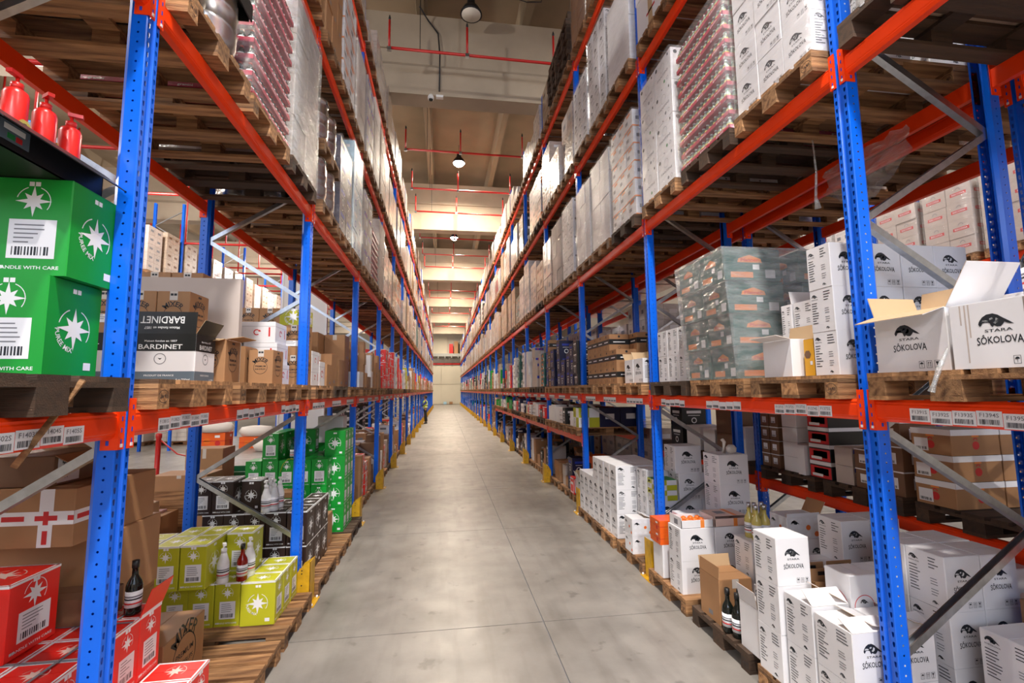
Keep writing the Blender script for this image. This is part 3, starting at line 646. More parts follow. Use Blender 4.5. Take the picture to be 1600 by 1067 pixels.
for bay in range(0, 7):
    for lev in 'BC': beam('R2', R2X, bay, lev, LEV[lev], near=bay < 4); beam('R2', R2X, bay, lev, LEV[lev], rear=True, near=False)
for bay in range(0, 5):
    for lev in 'ABC': beam('R3', R3X, bay, lev, LEV[lev], near=False)

# ------------------------------------------------------------------ pallets
def pallet_parts():
    P = []
    ws = [.145, .1, .145, .1, .145]; gap = (.8 - sum(ws)) / 4; y = -.4
    for wd in ws: P.append(('top_board', (-.6, y, .122), (.6, y + wd, .144))); y += wd + gap
    for x in (-.5275, 0, .5275): P.append(('cross_board', (x - .0725, -.4, .1), (x + .0725, .4, .1218)))
    for x in (-.5275, 0, .5275):
        for y, hw in ((-.35, .05), (0, .0725), (.35, .05)): P.append(('block', (x - .0725, y - hw + .002, .0222), (x + .0725, y + hw - .002, .0998)))
    for y, hw in ((-.35, .05), (0, .0725), (.35, .05)): P.append(('bottom_board', (-.6, y - hw, 0), (.6, y + hw, .022)))
    return P
PP = pallet_parts()
def pallet_mesh(m):
    q = MB()
    for n, a, b in PP: q.box(a, b, m)
    return q.mesh('pallet')
PM = {m: pallet_mesh(m) for m in ('wood', 'wood_dark')}
def part_mesh(n, a, b, m, stamp=False):
    def mk():
        q = MB(); c = [(p + r) / 2 for p, r in zip(a, b)]; q.box([p - r for p, r in zip(a, c)], [p - r for p, r in zip(b, c)], m)
        if stamp:
            for vs, fs, mm in [T('EPAL', 0, -.012, .062, .022, 'ink'), RING(0, 0, .038, .041, 'ink', n=16)]:
                for s in (-1, 1): q.add([(s * .0732, -s * u * 1.0, v * .8) for u, v in vs], fs if s < 0 else fs, mm)
        return q.mesh(n)
    return cached(('pp', n, tuple(round(y - x, 4) for x, y in zip(a, b)), m, stamp), mk)
def pallet(x, y, z, lab, near, dark=False, group=None):
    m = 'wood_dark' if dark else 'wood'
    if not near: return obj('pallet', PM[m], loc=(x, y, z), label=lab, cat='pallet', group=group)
    o = obj('pallet', None, loc=(x, y, z), label=lab, cat='pallet', group=group)
    for i, (n, a, b) in enumerate(PP):
        c = [(p + r) / 2 for p, r in zip(a, b)]
        obj(n, part_mesh(n, a, b, m, n == 'block' and abs(a[1] + .35) < .06), o, c)
    return o
def px(row): return {'L': LX + .075 - .6, 'R': RX - .075 + .6, 'R2': R2X - .06 + .6, 'R3': R3X - .06 + .6, 'L4': L4X + .06 - .6}[row]
FARP = {'wood': MB()}
NO_PALLET = {('R', 'A', 99, 0)}
def add_pallets():
    for row, n in (('L', NB['L']), ('R', NB['R'])):
        for bay in range(0, n):
            levs = 'FABCD' if not (row == 'R' and 3 <= bay < 8) else 'FSABCD'
            for lev in levs:
                if bay == 0 and lev in 'CD': continue
                if bay == 1 and lev == 'D': continue
                for pos in range(3):
                    if lev == 'F' and (bay == 0 and row == 'L' or (row, bay, pos) == ('L', 11, 0)): continue
                    if lev == 'F' and bay == 0 and pos < 2: continue
                    z = {'F': 0, 'S': 1.28}.get(lev, LEV.get(lev, 0)); x = px(row); y = PY(bay, pos) + .4
                    if lev == 'F': x += (.08 if bay < 3 else -.1) * (1 if row == 'L' else -1)
                    y += RND.uniform(-.012, .012); x += RND.uniform(-.012, .012)
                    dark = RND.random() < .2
                    if bay < 4: dark = (row, lev, bay) in (('L', 'B', 0), ('R', 'B', 0)) or (row, lev, bay, pos) in (('R', 'F', 1, 1), ('L', 'A', 0, 2), ('R', 'B', 1, 1), ('R', 'A', 1, 2), ('L', 'A', 2, 1), ('L', 'F', 3, 0), ('L', 'B', 1, 2), ('R', 'B', 2, 0), ('L', 'F', 2, 2))  # second-beam pallets in the nearest bay: dark wood paints in their shade
                    if bay <= 6 and not (bay > 4 and lev in 'CD'):
                        where = 'on the floor under the' if lev == 'F' else 'on the %s of the' % LEVWORD[lev]
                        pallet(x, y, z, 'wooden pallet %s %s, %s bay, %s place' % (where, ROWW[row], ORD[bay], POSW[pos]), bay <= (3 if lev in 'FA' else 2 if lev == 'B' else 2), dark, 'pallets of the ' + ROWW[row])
                    else:
                        for nme, a, b in PP: FARP['wood'].box([p + d for p, d in zip(a, (x, y, z))], [p + d for p, d in zip(b, (x, y, z))], 'wood')
    for bay in range(0, 3):
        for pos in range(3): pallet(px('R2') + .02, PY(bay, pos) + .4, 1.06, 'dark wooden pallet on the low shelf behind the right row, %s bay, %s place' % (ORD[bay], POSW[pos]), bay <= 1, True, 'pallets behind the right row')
        for pos in range(3): pallet(px('R2'), PY(bay, pos) + .4, LEV['B'], 'wooden pallet on the second beam behind the right row, %s bay, %s place' % (ORD[bay], POSW[pos]), bay <= 1, False, 'pallets behind the right row')
    for bay in range(3, 9):
        for zz in (0, LEV['A']):
            for pos in range(3):
                for nme, a, b in PP: FARP['wood'].box([p + d for p, d in zip(a, (px('R2'), PY(bay, pos) + .4, zz))], [p + d for p, d in zip(b, (px('R2'), PY(bay, pos) + .4, zz))], 'wood')
    for bay in range(0, 5):
        for lev in 'ABC':
            for pos in range(3):
                for nme, a, b in PP: FARP['wood'].box([p + d for p, d in zip(a, (px('R3'), PY(bay, pos) + .4, LEV[lev]))], [p + d for p, d in zip(b, (px('R3'), PY(bay, pos) + .4, LEV[lev]))], 'wood')
    obj('distant_pallets', FARP['wood'].mesh('distant_pallets'), label='wooden pallets far down both sides of the aisle', cat='pallets', kind='stuff')
add_pallets()

# ------------------------------------------------------------------ cartons and other goods
TIER = ['bottom', 'second', 'third', 'fourth', 'fifth', 'sixth']
DESC = {'falcon': 'falcon-print white carton', 'falcon_wide': 'falcon-print white carton', 'white': 'plain white carton', 'brown': 'plain brown carton', 'dark_brown': 'dark brown carton', 'green': 'green star-print carton', 'lime': 'lime star-print carton', 'red': 'red star-print carton', 'coffee': 'blackish star-print carton', 'mixer': 'brown syrup carton', 'bardinet': 'black-banded white carton', 'recycle': 'red-arrow white carton', 'fantini': 'dot-print white carton', 'kettle': 'white-banded brown carton', 'navy': 'navy blue carton', 'black': 'black carton', 'kraftband': 'black-banded brown carton', 'sky': 'light blue carton', 'teal': 'dark teal carton', 'riscossa': 'red-banner pale carton', 'juice': 'orange fruit carton', 'bee': 'yellow hexagon carton', 'pattern': 'pattern-print white carton', 'greenwhite': 'green-white checked carton', 'aperitif': 'black-banded orange carton', 'wine_red': 'white-framed red carton', 'grey': 'grey-brown carton', 'orangewhite': 'orange-marked white carton', 'barlabel': 'barcoded dark carton', 'bluelabel': 'blue-label grey carton', 'stripe': 'tan-striped white carton', 'circlebrand': 'red-ring white carton', 'fruitwhite': 'fruit-print white carton', 'drip': 'drip-stained white carton', 'fruitdark': 'fruit-label dark carton'}
def carton(kind, side, x, y, z, W, D, H, label, var=0, rz=0, group=None):
    cx = x + W / 2 if side == 'R' else x - W / 2
    o = obj('carton', carton_mesh(kind, W, D, H, var), loc=(cx, y + D / 2, z), rot=(0, 0, rz), label=label, cat='carton', group=group or (DESC[kind] + 's'))
    return o
def flap(o, W, D, H, side, length, deg, m='white_card', inner='kraft_inside'):
    # an open lid flap hinged on one top edge; deg 0 = flat outwards, 90 = straight up, negative hangs down
    q = MB(); t = .004; L_ = W if side in ('cam', 'back') else D
    q.box((-L_ / 2 + .004, 0, 0), (L_ / 2 - .004, length, t * .5), m); q.box((-L_ / 2 + .004, 0, t * .5), (L_ / 2 - .004, length, t), inner)
    rz = {'cam': PI, 'back': 0, 'xm': PI / 2, 'xp': -PI / 2}[side]
    pos = {'cam': (0, -D / 2, H), 'back': (0, D / 2, H), 'xm': (-W / 2, 0, H), 'xp': (W / 2, 0, H)}[side]
    f = obj('lid_flap', q.mesh('flap'), o, pos); f.rotation_euler = (math.radians(deg), 0, rz); return f
def fromaisle(i): return ['at the aisle edge', 'second from the aisle', 'third from the aisle', 'fourth from the aisle', 'fifth from the aisle', 'sixth from the aisle', 'seventh from the aisle'][i]
def rowword(j): return ['front row', 'second row', 'third row', 'fourth row', 'fifth row', 'sixth row', 'seventh row', 'eighth row'][j]
def stack(kind, side, x, y, z, W, D, H, nx, ny, nz, place, skip=(), jit=.004, var=0):
    g = .005
    for i in range(nx):
        for j in range(ny):
            for k in range(nz):
                if (i, j, k) in skip: continue
                s = 1 if side == 'R' else -1
                if i > 0 and j > 0 and k < nz - 1 and kind in STUFFM:
                    X = x + s * i * (W + g); stuff_box(kind, X if s > 0 else X - W, y + j * (D + g), z + k * H, W, D, H - .002); continue
                lab = DESC[kind]
                if nz > 1: lab += ', %s tier' % TIER[k]
                if nx > 1: lab += ', ' + fromaisle(i)
                if ny > 1: lab += ', ' + rowword(j)
                carton(kind, side, x + s * (i * (W + g) + RND.uniform(0, jit)), y + j * (D + g) + RND.uniform(0, jit), z + k * H, W, D, H, lab + ', ' + place, (i + 2 * j + k + var) % 4 if kind not in ('brown',) else var, RND.uniform(-.004, .004))
def bottle(kind, x, y, z, h, label, group=None, rz=0, parent=None):
    def body():
        q = MB(); r = h * .14
        if kind.startswith('pump'):
            c = {'pump_white': 'pump_white', 'pump_red': 'pump_red', 'pump_grey': 'pump_white'}[kind]
            q.lathe([(r * .95, 0), (r, h * .02), (r, h * (.66 if kind == 'pump_red' else .5)), (r * .85, h * (.72 if kind == 'pump_red' else .56)), (r * .42, h * .76), (r * .38, h * .78)], c, 14)
        else: q.lathe([(r * .95, 0), (r, h * .02), (r, h * .52), (r * .85, h * .6), (r * .4, h * .72), (r * .36, h * .9), (r * .42, h * .9), (r * .42, h * .93)], kind, 14)
        return fixn(q.mesh('body'))
    def top():
        q = MB(); r = h * .14
        if kind.startswith('pump'):
            c = 'pump_red' if kind == 'pump_red' else 'pump_white'
            q.lathe([(r * .5, h * .74), (r * .5, h * .84), (r * .16, h * .86), (r * .16, h * .95)], c, 10); q.box((-r * .28, -r * 1.0, h * .93), (r * .28, r * .3, h * .985), c)
        else: q.lathe([(r * .45, h * .86), (r * .45, h * 1.0)], 'black_card' if kind != 'glass_yellow' else 'galvanised', 10)
        return fixn(q.mesh('cap'))
    def lab_():
        q = MB(); r = h * .14
        if kind == 'pump_red':
            for (rr, m, of) in ((.03, 'glass_yellow', 1.01), (.016, 'black_card', 1.04)): q.add([(r * of + .001, rr * math.cos(2 * PI * i / 10), h * .2 + rr * math.sin(2 * PI * i / 10)) for i in range(10)], [tuple(range(10))], m)
            return q.mesh('label')
        q.lathe([(r * 1.015, h * .14), (r * 1.015, h * .44)], 'paper', 14)
        for i, (u, m) in enumerate(((.2, 'ink_red'), (.28, 'ink'), (.33, 'ink_grey'))): q.lathe([(r * 1.02, h * u), (r * 1.02, h * (u + .03))], m, 14)
        return fixn(q.mesh('label'))
    o = obj('bottle', cached(('b', kind, h), body), loc=(x, y, z), rot=(0, 0, rz), label=label, cat='bottle', group=group)
    obj('pump_top' if kind.startswith('pump') else 'cap', cached(('bc', kind, h), top), o); obj('paper_label', cached(('bl', kind, h), lab_), o)
    return o

# ---- film-wrapped pallet loads
def film_shell(w, d, h, m='film'):
    def mk():
        q = MB(); r = random.Random(int(w * 100 + h * 100)); nxs, nys, nz = 5, 4, 7
        ring = [(-w / 2 + w * i / nxs, -d / 2) for i in range(nxs)] + [(w / 2, -d / 2 + d * i / nys) for i in range(nys)] + [(w / 2 - w * i / nxs, d / 2) for i in range(nxs)] + [(-w / 2, d / 2 - d * i / nys) for i in range(nys)]
        n = len(ring); vs = []
        for k in range(nz + 1):
            for (x, y) in ring: s = 1 + r.uniform(.006, .02); vs.append((x * s, y * s, h * k / nz))
        fs = [(k * n + i, k * n + (i + 1) % n, (k + 1) * n + (i + 1) % n, (k + 1) * n + i) for k in range(nz) for i in range(n)]
        q.add(vs, fs, m, True); return q.mesh('stretch_film')
    return cached(('film', round(w, 2), round(d, 2), round(h, 2), m), mk)
def load_label(what, row, bay, lev, pos): return '%s, %s, %s level, %s bay, %s pallet' % (what, ROWW[row], LEVWORD[lev], ORD[bay] if bay else 'nearest', POSW[pos])
def base(row, bay, lev, pos):
    z = {'F': 0, 'S': 1.28}.get(lev, LEV.get(lev, 0)) if not (row == 'R2' and lev == 'S') else 1.06
    return px(row), PY(bay, pos) + .4, z + .145
DONE = set()
def load(row, bay, lev, pos, kind, W, D, H, nz, film='film', top=0, lean=0, desc=None, width=1.16, depth=.78):
    DONE.add((row, bay, lev, pos))
    cx, cy, z = base(row, bay, lev, pos); s = 1 if row in ('R', 'R2', 'R3') else -1
    nx = max(1, int(width / W + .02)); ny = max(1, int(depth / D + .02)); hh = nz * H
    o = obj('wrapped_load' if film else 'carton_load', None, loc=(cx, cy, z), label=load_label(('film-wrapped load of ' if film else 'stacked load of ') + (desc or DESC[kind] + 's'), row, bay, lev, pos), cat='pallet load', group='pallet loads')
    x0 = -s * width / 2; y0 = -ny * D / 2
    for i in range(nx):
        for j in range(ny):
            for k in range(nz):
                if i > 0 and j > 0: continue
                cxl = x0 + s * (W / 2 + i * (width - W) / max(1, nx - 1) if nx > 1 else W / 2); cyl = y0 + D / 2 + j * D
                obj('carton', carton_mesh(kind, W - .006, D - .006, H - .002, (i + j + k) % 4 if kind != 'brown' else 0), o, (cxl + RND.uniform(-.006, .006) + s * lean * k, cyl + RND.uniform(-.003, .003) + abs(lean) * .5 * (nz - k) , k * H))
    if nx > 1 and ny > 1:
        a = x0 + s * (W + .004); b = -x0; obj('inner_cartons', boxmesh((min(a, b), y0 + D + .004, 0), (max(a, b), -y0, hh - .002), 'wrap_tan' if kind not in ('falcon', 'white', 'fantini', 'falcon_wide') else 'white_card', 'inner_cartons'), o)
    if film and not lean: obj('stretch_film', film_shell(width + .015, ny * D + .015, hh + .01, film), o)
    return o

# single-mesh loads for the bays farther down the aisle
def far_mesh(m, W, D, H, nz, m2=None, top_open=0, seed=0, band=None):
    def mk():
        q = MB(); r = random.Random(seed); nx = int(1.14 / W); ny = max(1, int(.8 / D)); wx = 1.14 / nx; wy = .8 / ny
        for i in range(nx):
            for j in range(ny):
                for k in range(nz):
                    if 0 < i < nx - 1 and 0 < j < ny - 1 and k < nz - 1: continue
                    e = r.uniform(0, .012); b = r.uniform(.002, .01)
                    q.box((-.57 + i * wx + e, -.4 + j * wy + b, k * H), (-.57 + (i + 1) * wx - .004, -.4 + (j + 1) * wy - .002, k * H + H - .004), m if not m2 or r.random() < .7 else m2)
                    for s, xx in ((-1, -.57 + i * wx + e - .001), (1, -.57 + (i + 1) * wx - .003)):
                        if (s < 0 and i == 0) or (s > 0 and i == nx - 1):
                            yc = -.4 + (j + .5) * wy; zc = k * H + H * .5; a = wy * .22; c = H * .12
                            q.add([(xx, yc - a, zc - c), (xx, yc + a, zc - c), (xx, yc + a, zc + c), (xx, yc - a, zc + c)], [(0, 1, 2, 3)], band or ('ink_grey' if m in ('wrap_white', 'wrap_pale') else 'dark_brown_card' if m != 'wrap_dark' else 'paper'))
                    if j == 0: xc = -.57 + (i + .5) * wx; a = wx * .2; q.add([(xc - a, -.4 + j * wy + b - .001, k * H + H * .4), (xc + a, -.4 + j * wy + b - .001, k * H + H * .4), (xc + a, -.4 + j * wy + b - .001, k * H + H * .65), (xc - a, -.4 + j * wy + b - .001, k * H + H * .65)], [(0, 1, 2, 3)], band or 'paper')
        return q.mesh('far_load')
    return cached(('far', m, W, D, H, nz, m2, seed, band), mk)
FARKINDS = [('wrap_pale', .38, .27, .31, 4, None, 'pale film-wrapped cartons'), ('wrap_pale', .3, .4, .24, 6, None, 'pale film-wrapped cartons'), ('wrap_white', .38, .27, .33, 4, None, 'white film-wrapped cartons'), ('wrap_white', .29, .2, .3, 5, None, 'white film-wrapped cartons'), ('wrap_brown', .4, .4, .34, 4, None, 'brown cartons'), ('wrap_tan', .3, .27, .22, 6, None, 'tan film-wrapped cartons'), ('wrap_pink', .3, .27, .15, 9, 'wrap_pale', 'pink bottle trays under film'), ('wrap_dark', .38, .27, .3, 4, 'wrap_pale', 'dark film-wrapped cartons'), ('wrap_blue', .38, .4, .28, 4, 'wrap_white', 'blue and white film-wrapped cartons'), ('wrap_white', .4, .4, .18, 7, 'wrap_orange', 'white and orange film-wrapped packs'), ('wrap_pale', .57, .4, .42, 3, 'wrap_white', 'large pale wrapped cartons'), ('wrap_teal', .38, .27, .3, 4, None, 'dark green film-wrapped cartons')]
FW = [5, 5, 4, 3, 3, 3, 1.2, 1.0, .8, 1.6, 3, .5]
FARSTUFF = MB()
def far_loads():
    r = random.Random(21)
    for row, n in (('L', NB['L']), ('R', NB['R'])):
        for bay in range(0, n):
            for lev in 'BCD':
                if bay == 0 and lev != 'B' or bay == 1 and lev == 'D': continue
                for pos in range(3):
                    if (row, bay, lev, pos) in DONE: continue
                    if r.random() < .035 and bay > 3: continue
                    m, W, D, H, nz, m2, what = r.choices(FARKINDS, FW)[0]
                    nz = max(2, nz - r.choice([0, 0, 0, 1])) if lev != 'D' else max(1, min(nz, int(1.1 / H)) - r.choice([0, 0, 0, 1]))
                    if row == 'L' and m == 'wrap_white' and r.random() < .5: m = 'wrap_pale'
                    me = far_mesh(m, W, D, H, nz, m2, seed=r.randrange(2)); cx, cy, z = base(row, bay, lev, pos)
                    x, y = cx + r.uniform(-.03, .03), cy + r.uniform(-.02, .02)
                    if bay <= 9: obj('wrapped_load', me, loc=(x, y, z), label=load_label('load of ' + what, row, bay, lev, pos), cat='pallet load', group='pallet loads')
                    else:
                        o = len(FARSTUFF.v); names = [mm.name for mm in me.materials]
                        vv = [(v.co.x + x, v.co.y + y, v.co.z + z) for v in me.vertices]
                        FARSTUFF.v += vv
                        for p in me.polygons: FARSTUFF.f.append(tuple(i + o for i in p.vertices)); FARSTUFF.m.append(FARSTUFF.mi(names[p.material_index])); FARSTUFF.smooth.append(False)
    for row, bays, levs in (('R2', range(3, 9), 'FA'), ('R2', range(0, 5), 'BC'), ('R3', range(0, 5), 'ABC')):
        for bay in bays:
            for lev in levs:
                for pos in range(3):
                    if (row, bay, lev, pos) in DONE: continue
                    m, W, D, H, nz, m2, what = r.choice([FARKINDS[0], FARKINDS[1], FARKINDS[5], FARKINDS[0], FARKINDS[3]]); cx, cy, z = base(row, bay, lev, pos)
                    obj('wrapped_load', far_mesh(m, W, D, H, nz, m2), loc=(cx, cy, z), label=load_label('load of ' + what, row, bay, lev, pos), cat='pallet load', group='pallet loads')

# ---- mixed small piles on the picking levels
PICKS = {'L': ['brown', 'brown', 'mixer', 'white', 'recycle', 'red', 'dark_brown', 'lime', 'grey', 'brown'], 'R': ['white', 'navy', 'black', 'kraftband', 'falcon', 'brown', 'greenwhite', 'teal', 'pattern', 'grey', 'wine_red', 'orangewhite']}
PILESTUFF = MB()
STUFFM = {'mixer': 'brown_card', 'falcon': 'white_card', 'falcon_wide': 'white_card', 'recycle': 'white_card', 'kraftband': 'brown_card', 'grey': 'grey_card', 'pattern': 'white_card', 'wine_red': 'red_card', 'orangewhite': 'white_card', 'greenwhite': 'green_card', 'brown': 'brown_card', 'white': 'white_card', 'red': 'red_card', 'dark_brown': 'dark_brown_card', 'lime': 'lime_card', 'navy': 'navy_card', 'black': 'black_card', 'teal': 'teal_card', 'coffee': 'coffee_card', 'green': 'green_card', 'bluelabel': 'grey_card'}
def stuff_box(kind, x, y, z, W, D, H):
    q = PILESTUFF; q.box((x, y, z), (x + W, y + D, z + H), STUFFM[kind]); m = 'paper' if kind in ('navy', 'black', 'red', 'green', 'coffee', 'teal', 'kraftband', 'dark_brown', 'lime') else 'ink_grey'
    a, c = D * .22, H * .14; yc, zc = y + D / 2, z + H * .55
    for xx in (x - .001, x + W + .001): q.add([(xx, yc - a, zc - c), (xx, yc + a, zc - c), (xx, yc + a, zc + c), (xx, yc - a, zc + c)], [(0, 1, 2, 3)], m)
    a = W * .22; xc = x + W / 2; q.add([(xc - a, y - .001, zc - c), (xc + a, y - .001, zc - c), (xc + a, y - .001, zc + c), (xc - a, y - .001, zc + c)], [(0, 1, 2, 3)], m)
def pile(row, bay, lev, pos, kinds=None, maxh=1.0, r=None):
    if (row, bay, lev, pos) in DONE: return
    cx, cy, z = base(row, bay, lev, pos); s = 1 if row == 'R' else -1
    xe = cx - s * .57 + (s * .11 if lev == 'F' else 0); y = cy - .39
    j = 0
    while y < cy + .2:
        D = r.choice([.2, .24, .27, .35]); D = min(D, cy + .39 - y); kind = r.choice(kinds or PICKS[row]); W = r.choice([.26, .3, .38]); H = r.choice([.2, .26, .31, .34])
        for i in range(3):
            n = r.randint(1, max(1, int(maxh / H))) if i == 0 else max(1, int(maxh * r.uniform(.7, 1.0) / H))
            if i: kind = r.choice([kind, kind, r.choice(kinds or PICKS[row])])
            for k in range(n):
                X = xe + s * (i * .39 + r.uniform(0, .02))
                if bay <= 4 and i == 0:
                    carton(kind, row, X, y, z + k * H, W, D - .008, H, '%s, %s tier, %s, %s column, %s pallet, %s, %s bay' % (DESC[kind], TIER[k], ['front rank', 'second rank', 'third rank'][i], ['near', 'second', 'third', 'fourth', 'fifth'][j], POSW[pos], {'L': 'left ', 'R': 'right '}[row] + LEVWORD[lev], ORD[bay]), (k + j) % 4 if kind != 'brown' else 0, r.uniform(-.02, .02))
                elif i < 2 or bay < 8: stuff_box(kind, X if s > 0 else X - W, y, z + k * H, W, D - .012, H - .004)
        y += D + .005; j += 1

# ================================================================== what stands where
ZA = LEV['A'] + .1445; ZB = LEV['B'] + .1445; ZF = .1445
# ---- right racking, lowest beam, nearest bay (open carton and stained carton)
c = carton('falcon_wide', 'R', 2.34, 1.865, ZA, .3, .375, .3, 'open falcon-print carton with lid flaps up, right of the near right post', 1)
flap(c, .3, .375, .3, 'xm', .13, -18, inner='kraft_inside'); flap(c, .3, .375, .3, 'back', .12, 75); flap(c, .3, .375, .3, 'cam', .22, 60); flap(c, .3, .375, .3, 'xp', .14, 80)
carton('drip', 'R', 2.31, 1.46, ZA, .3, .37, .29, 'white falcon-print carton with brown drip stains, low right beam', 0, .03)
carton('falcon_wide', 'R', 2.66, 1.75, ZA, .3, .375, .36, 'falcon-print carton behind the open one on the low right beam', 2)
carton('falcon_wide', 'R', 2.66, 1.37, ZA, .3, .37, .36, 'falcon-print carton behind the drip-stained carton', 3)
carton('grey', 'R', 2.45, 1.5, ZA + .29, .3, .26, .012, 'flat grey cardboard sheet on the drip-stained carton', 0)
bottle('glass_dark', 2.52, 1.63, ZA + .302, .3, 'dark bottle standing on the drip-stained carton')
q = MB(); q.tube([(2.3, 1.84, ZA + .1), (2.25, 1.85, ZA), (2.24, 1.87, ZA - .07), (2.235, 1.88, ZA - .1)], [.004, .012, .01, .016], 'film_thick', 6)
obj('film_scrap', q.mesh('film_scrap'), label='twisted strip of film hanging off the near right pallet', cat='film')
# ---- right, lowest beam, first bay
stack('falcon', 'R', 2.40, 2.555, ZA, .25, .19, .28, 4, 1, 3, 'first right bay, low beam')
stack('falcon', 'R', 2.62, 2.76, ZA, .25, .2, .28, 3, 2, 2, 'behind the three-high falcon row')
carton('bee', 'R', 2.42, 2.77, ZA, .12, .085, .25, 'slim yellow carton with a brown hexagon, first right bay', 0)
c = carton('white', 'R', 2.36, 2.895, ZA, .22, .29, .26, 'open unprinted white carton, low beam, first right bay', 0); flap(c, .22, .29, .26, 'xm', .11, 12); flap(c, .22, .29, .26, 'xp', .11, 80)
c = carton('falcon', 'R', 2.6, 3.19, ZA, .25, .1, .28, 'falcon-print carton behind the open white one', 0)
c = carton('falcon', 'R', 2.62, 3.185, ZA + .28, .25, .11, .28, 'falcon-print carton with torn lid above the open white one', 1); flap(c, .25, .11, .28, 'cam', .1, 100)
load('R', 1, 'A', 1, 'teal', .5, .37, .265, 4, film=None, lean=-.028, desc='teal juice cartons')
# film over the leaning teal load follows its slope
q = MB(); cx, cy, z = base('R', 1, 'A', 1)
def lean_ring(k): return (cx - .028 * k, cy + .014 * (4 - k), z + .265 * k)
vs = []
for k in range(5):
    ox, oy, oz = lean_ring(k)
    for a, b in ((-.6, -.385), (0, -.395), (.6, -.385), (.6, .385), (0, .39), (-.6, .385)): vs.append((ox + a, oy + b, oz))
q.add(vs, [(k * 6 + i, k * 6 + (i + 1) % 6, (k + 1) * 6 + (i + 1) % 6, (k + 1) * 6 + i) for k in range(4) for i in range(6)] + [(24, 25, 26, 27, 28, 29)], 'film_thick', False)
tl = [o for o in COL.objects if o.name.startswith('carton_load')][-1]
fo = obj('stretch_film', q.mesh('stretch_film'), tl); fo.location = (-cx, -cy, -z)
DONE.add(('R', 1, 'A', 2))
stack('falcon', 'R', 2.40, 4.3, ZA, .25, .23, .28, 3, 3, 2, 'far pallet, first right bay')
# ---- right, lowest beam, second bay
for j, yy in enumerate((5.38, 5.68)):
    c = carton('falcon_wide', 'R', 2.38, yy, ZA, .3, .28, .3, ['nearer', 'farther'][j] + ' of two open falcon-print cartons, second right bay, low beam', j); flap(c, .3, .28, .3, 'xp', .12, 95); flap(c, .3, .28, .3, 'back', .12, 50)
stack('black', 'R', 2.7, 5.36, ZA, .3, .3, .3, 2, 2, 2, 'second right bay, near pallet')
stack('kraftband', 'R', 2.36, 6.2, ZA, .3, .26, .24, 3, 5, 3, 'second right bay', skip={(0, 0, 2)})
for p in (0, 1, 2): DONE.add(('R', 2, 'A', p))
rp = random.Random(5)
for bay in range(3, 25):
    for pos in range(3):
        pile('R', bay, 'A', pos, {3: ['navy', 'navy', 'black', 'kraftband', 'white'], 4: ['white', 'black', 'teal', 'bluelabel', 'orangewhite'], 5: ['greenwhite', 'white', 'teal']}.get(bay), 1.05, rp)
for bay in range(3, 8):
    for pos in range(3): pile('R', bay, 'S', pos, ['white', 'pattern', 'wine_red', 'black', 'greenwhite', 'red', 'navy'], .42, rp)
# ---- right racking floor, first bay
P = 'right floor, first bay'
stack('falcon', 'R', 2.22, 3.0, ZF, .25, .235, .31, 1, 1, 3, 'tower at the aisle edge, right floor')
c = carton('falcon', 'R', 2.25, 2.745, ZF, .26, .24, .3, 'falcon-print carton under an open one beside the aisle tower', 1)
c = carton('falcon', 'R', 2.25, 2.745, ZF + .3, .26, .24, .3, 'falcon-print carton with half-open lid beside the aisle tower', 2); flap(c, .26, .24, .3, 'cam', .11, 140); flap(c, .26, .24, .3, 'xp', .1, 150)
for i, (xx, yy) in enumerate(((2.25, 2.46), (2.52, 2.46))):
    for k in range(2):
        c = carton('falcon', 'R', xx, yy, ZF + .29 * k, .26, .27, .29, 'falcon-print carton, %s of a pair, %s, at the foot of the near right post' % (['aisle side', 'inner side'][i], ['lower', 'upper'][k]), i)
        if k: flap(c, .26, .27, .29, 'xp', .12, 165); flap(c, .26, .27, .29, 'cam', .1, 155)
for i, (xx, yy) in enumerate(((2.53, 2.75), (2.73, 2.75))):
    for k in range(2): carton('circlebrand', 'R', xx, yy, ZF + .38 * k, .19, .2, .38, 'tall white carton with red ring print, %s, %s tier' % (['left of two', 'right of two'][i], TIER[k]), i)
stack('falcon', 'R', 2.94, 2.5, ZF, .25, .24, .31, 2, 2, 3, 'inner stack, first right bay')
carton('pattern', 'R', 3.46, 2.58, ZF, .3, .3, .8, 'tall white pattern-print carton at the right edge, floor', 0)
for k in range(2): carton('falcon', 'R', 2.98, 2.1, ZF + .3 * k, .3, .28, .3, 'falcon-print carton at the right picture edge, %s tier' % TIER[k], k)
carton('dark_brown', 'R', 3.3, 2.1, ZF, .3, .3, .72, 'dark brown carton at the right edge behind falcon cartons', 0)
stack('falcon', 'R', 2.72, 3.27 - .0, ZF, .25, .23, .31, 3, 1, 3, 'rear row, right floor, first bay', skip={(0, 0, 2)})
stack('white', 'R', 2.5, 3.0, ZF, .22, .22, .42, 1, 1, 1, 'under the brown bottle carriers, right floor')
q = MB()
for a, b in (((-.1, -.045, 0), (.1, -.042, .2)), ((-.1, .042, 0), (.1, .045, .2)), ((-.1, -.045, 0), (-.097, .045, .2)), ((.097, -.045, 0), (.1, .045, .2)), ((-.1, -.003, 0), (.1, .003, .27)), ((-.1, -.045, 0), (.1, .045, .003))): q.box(a, b, 'brown_card')
q.box((-.04, -.004, .225), (.04, .004, .25), 'black_card'); CARR = q.mesh('carrier')
for i, (xx, yy) in enumerate(((2.6, 3.05), (2.6, 3.16), (2.83, 3.05), (2.83, 3.16))):
    obj('bottle_carrier', CARR, loc=(xx + .02, yy + .02, ZF + .42 if xx < 2.7 else ZF + .42), label='brown cardboard bottle carrier with handle, %s of four on the right floor' % ['front left', 'rear left', 'front right', 'rear right'][i], cat='bottle carrier', group='brown bottle carriers')
stack('white', 'R', 2.72, 3.0, ZF, .24, .22, .42, 1, 1, 1, 'under the right-hand bottle carriers')
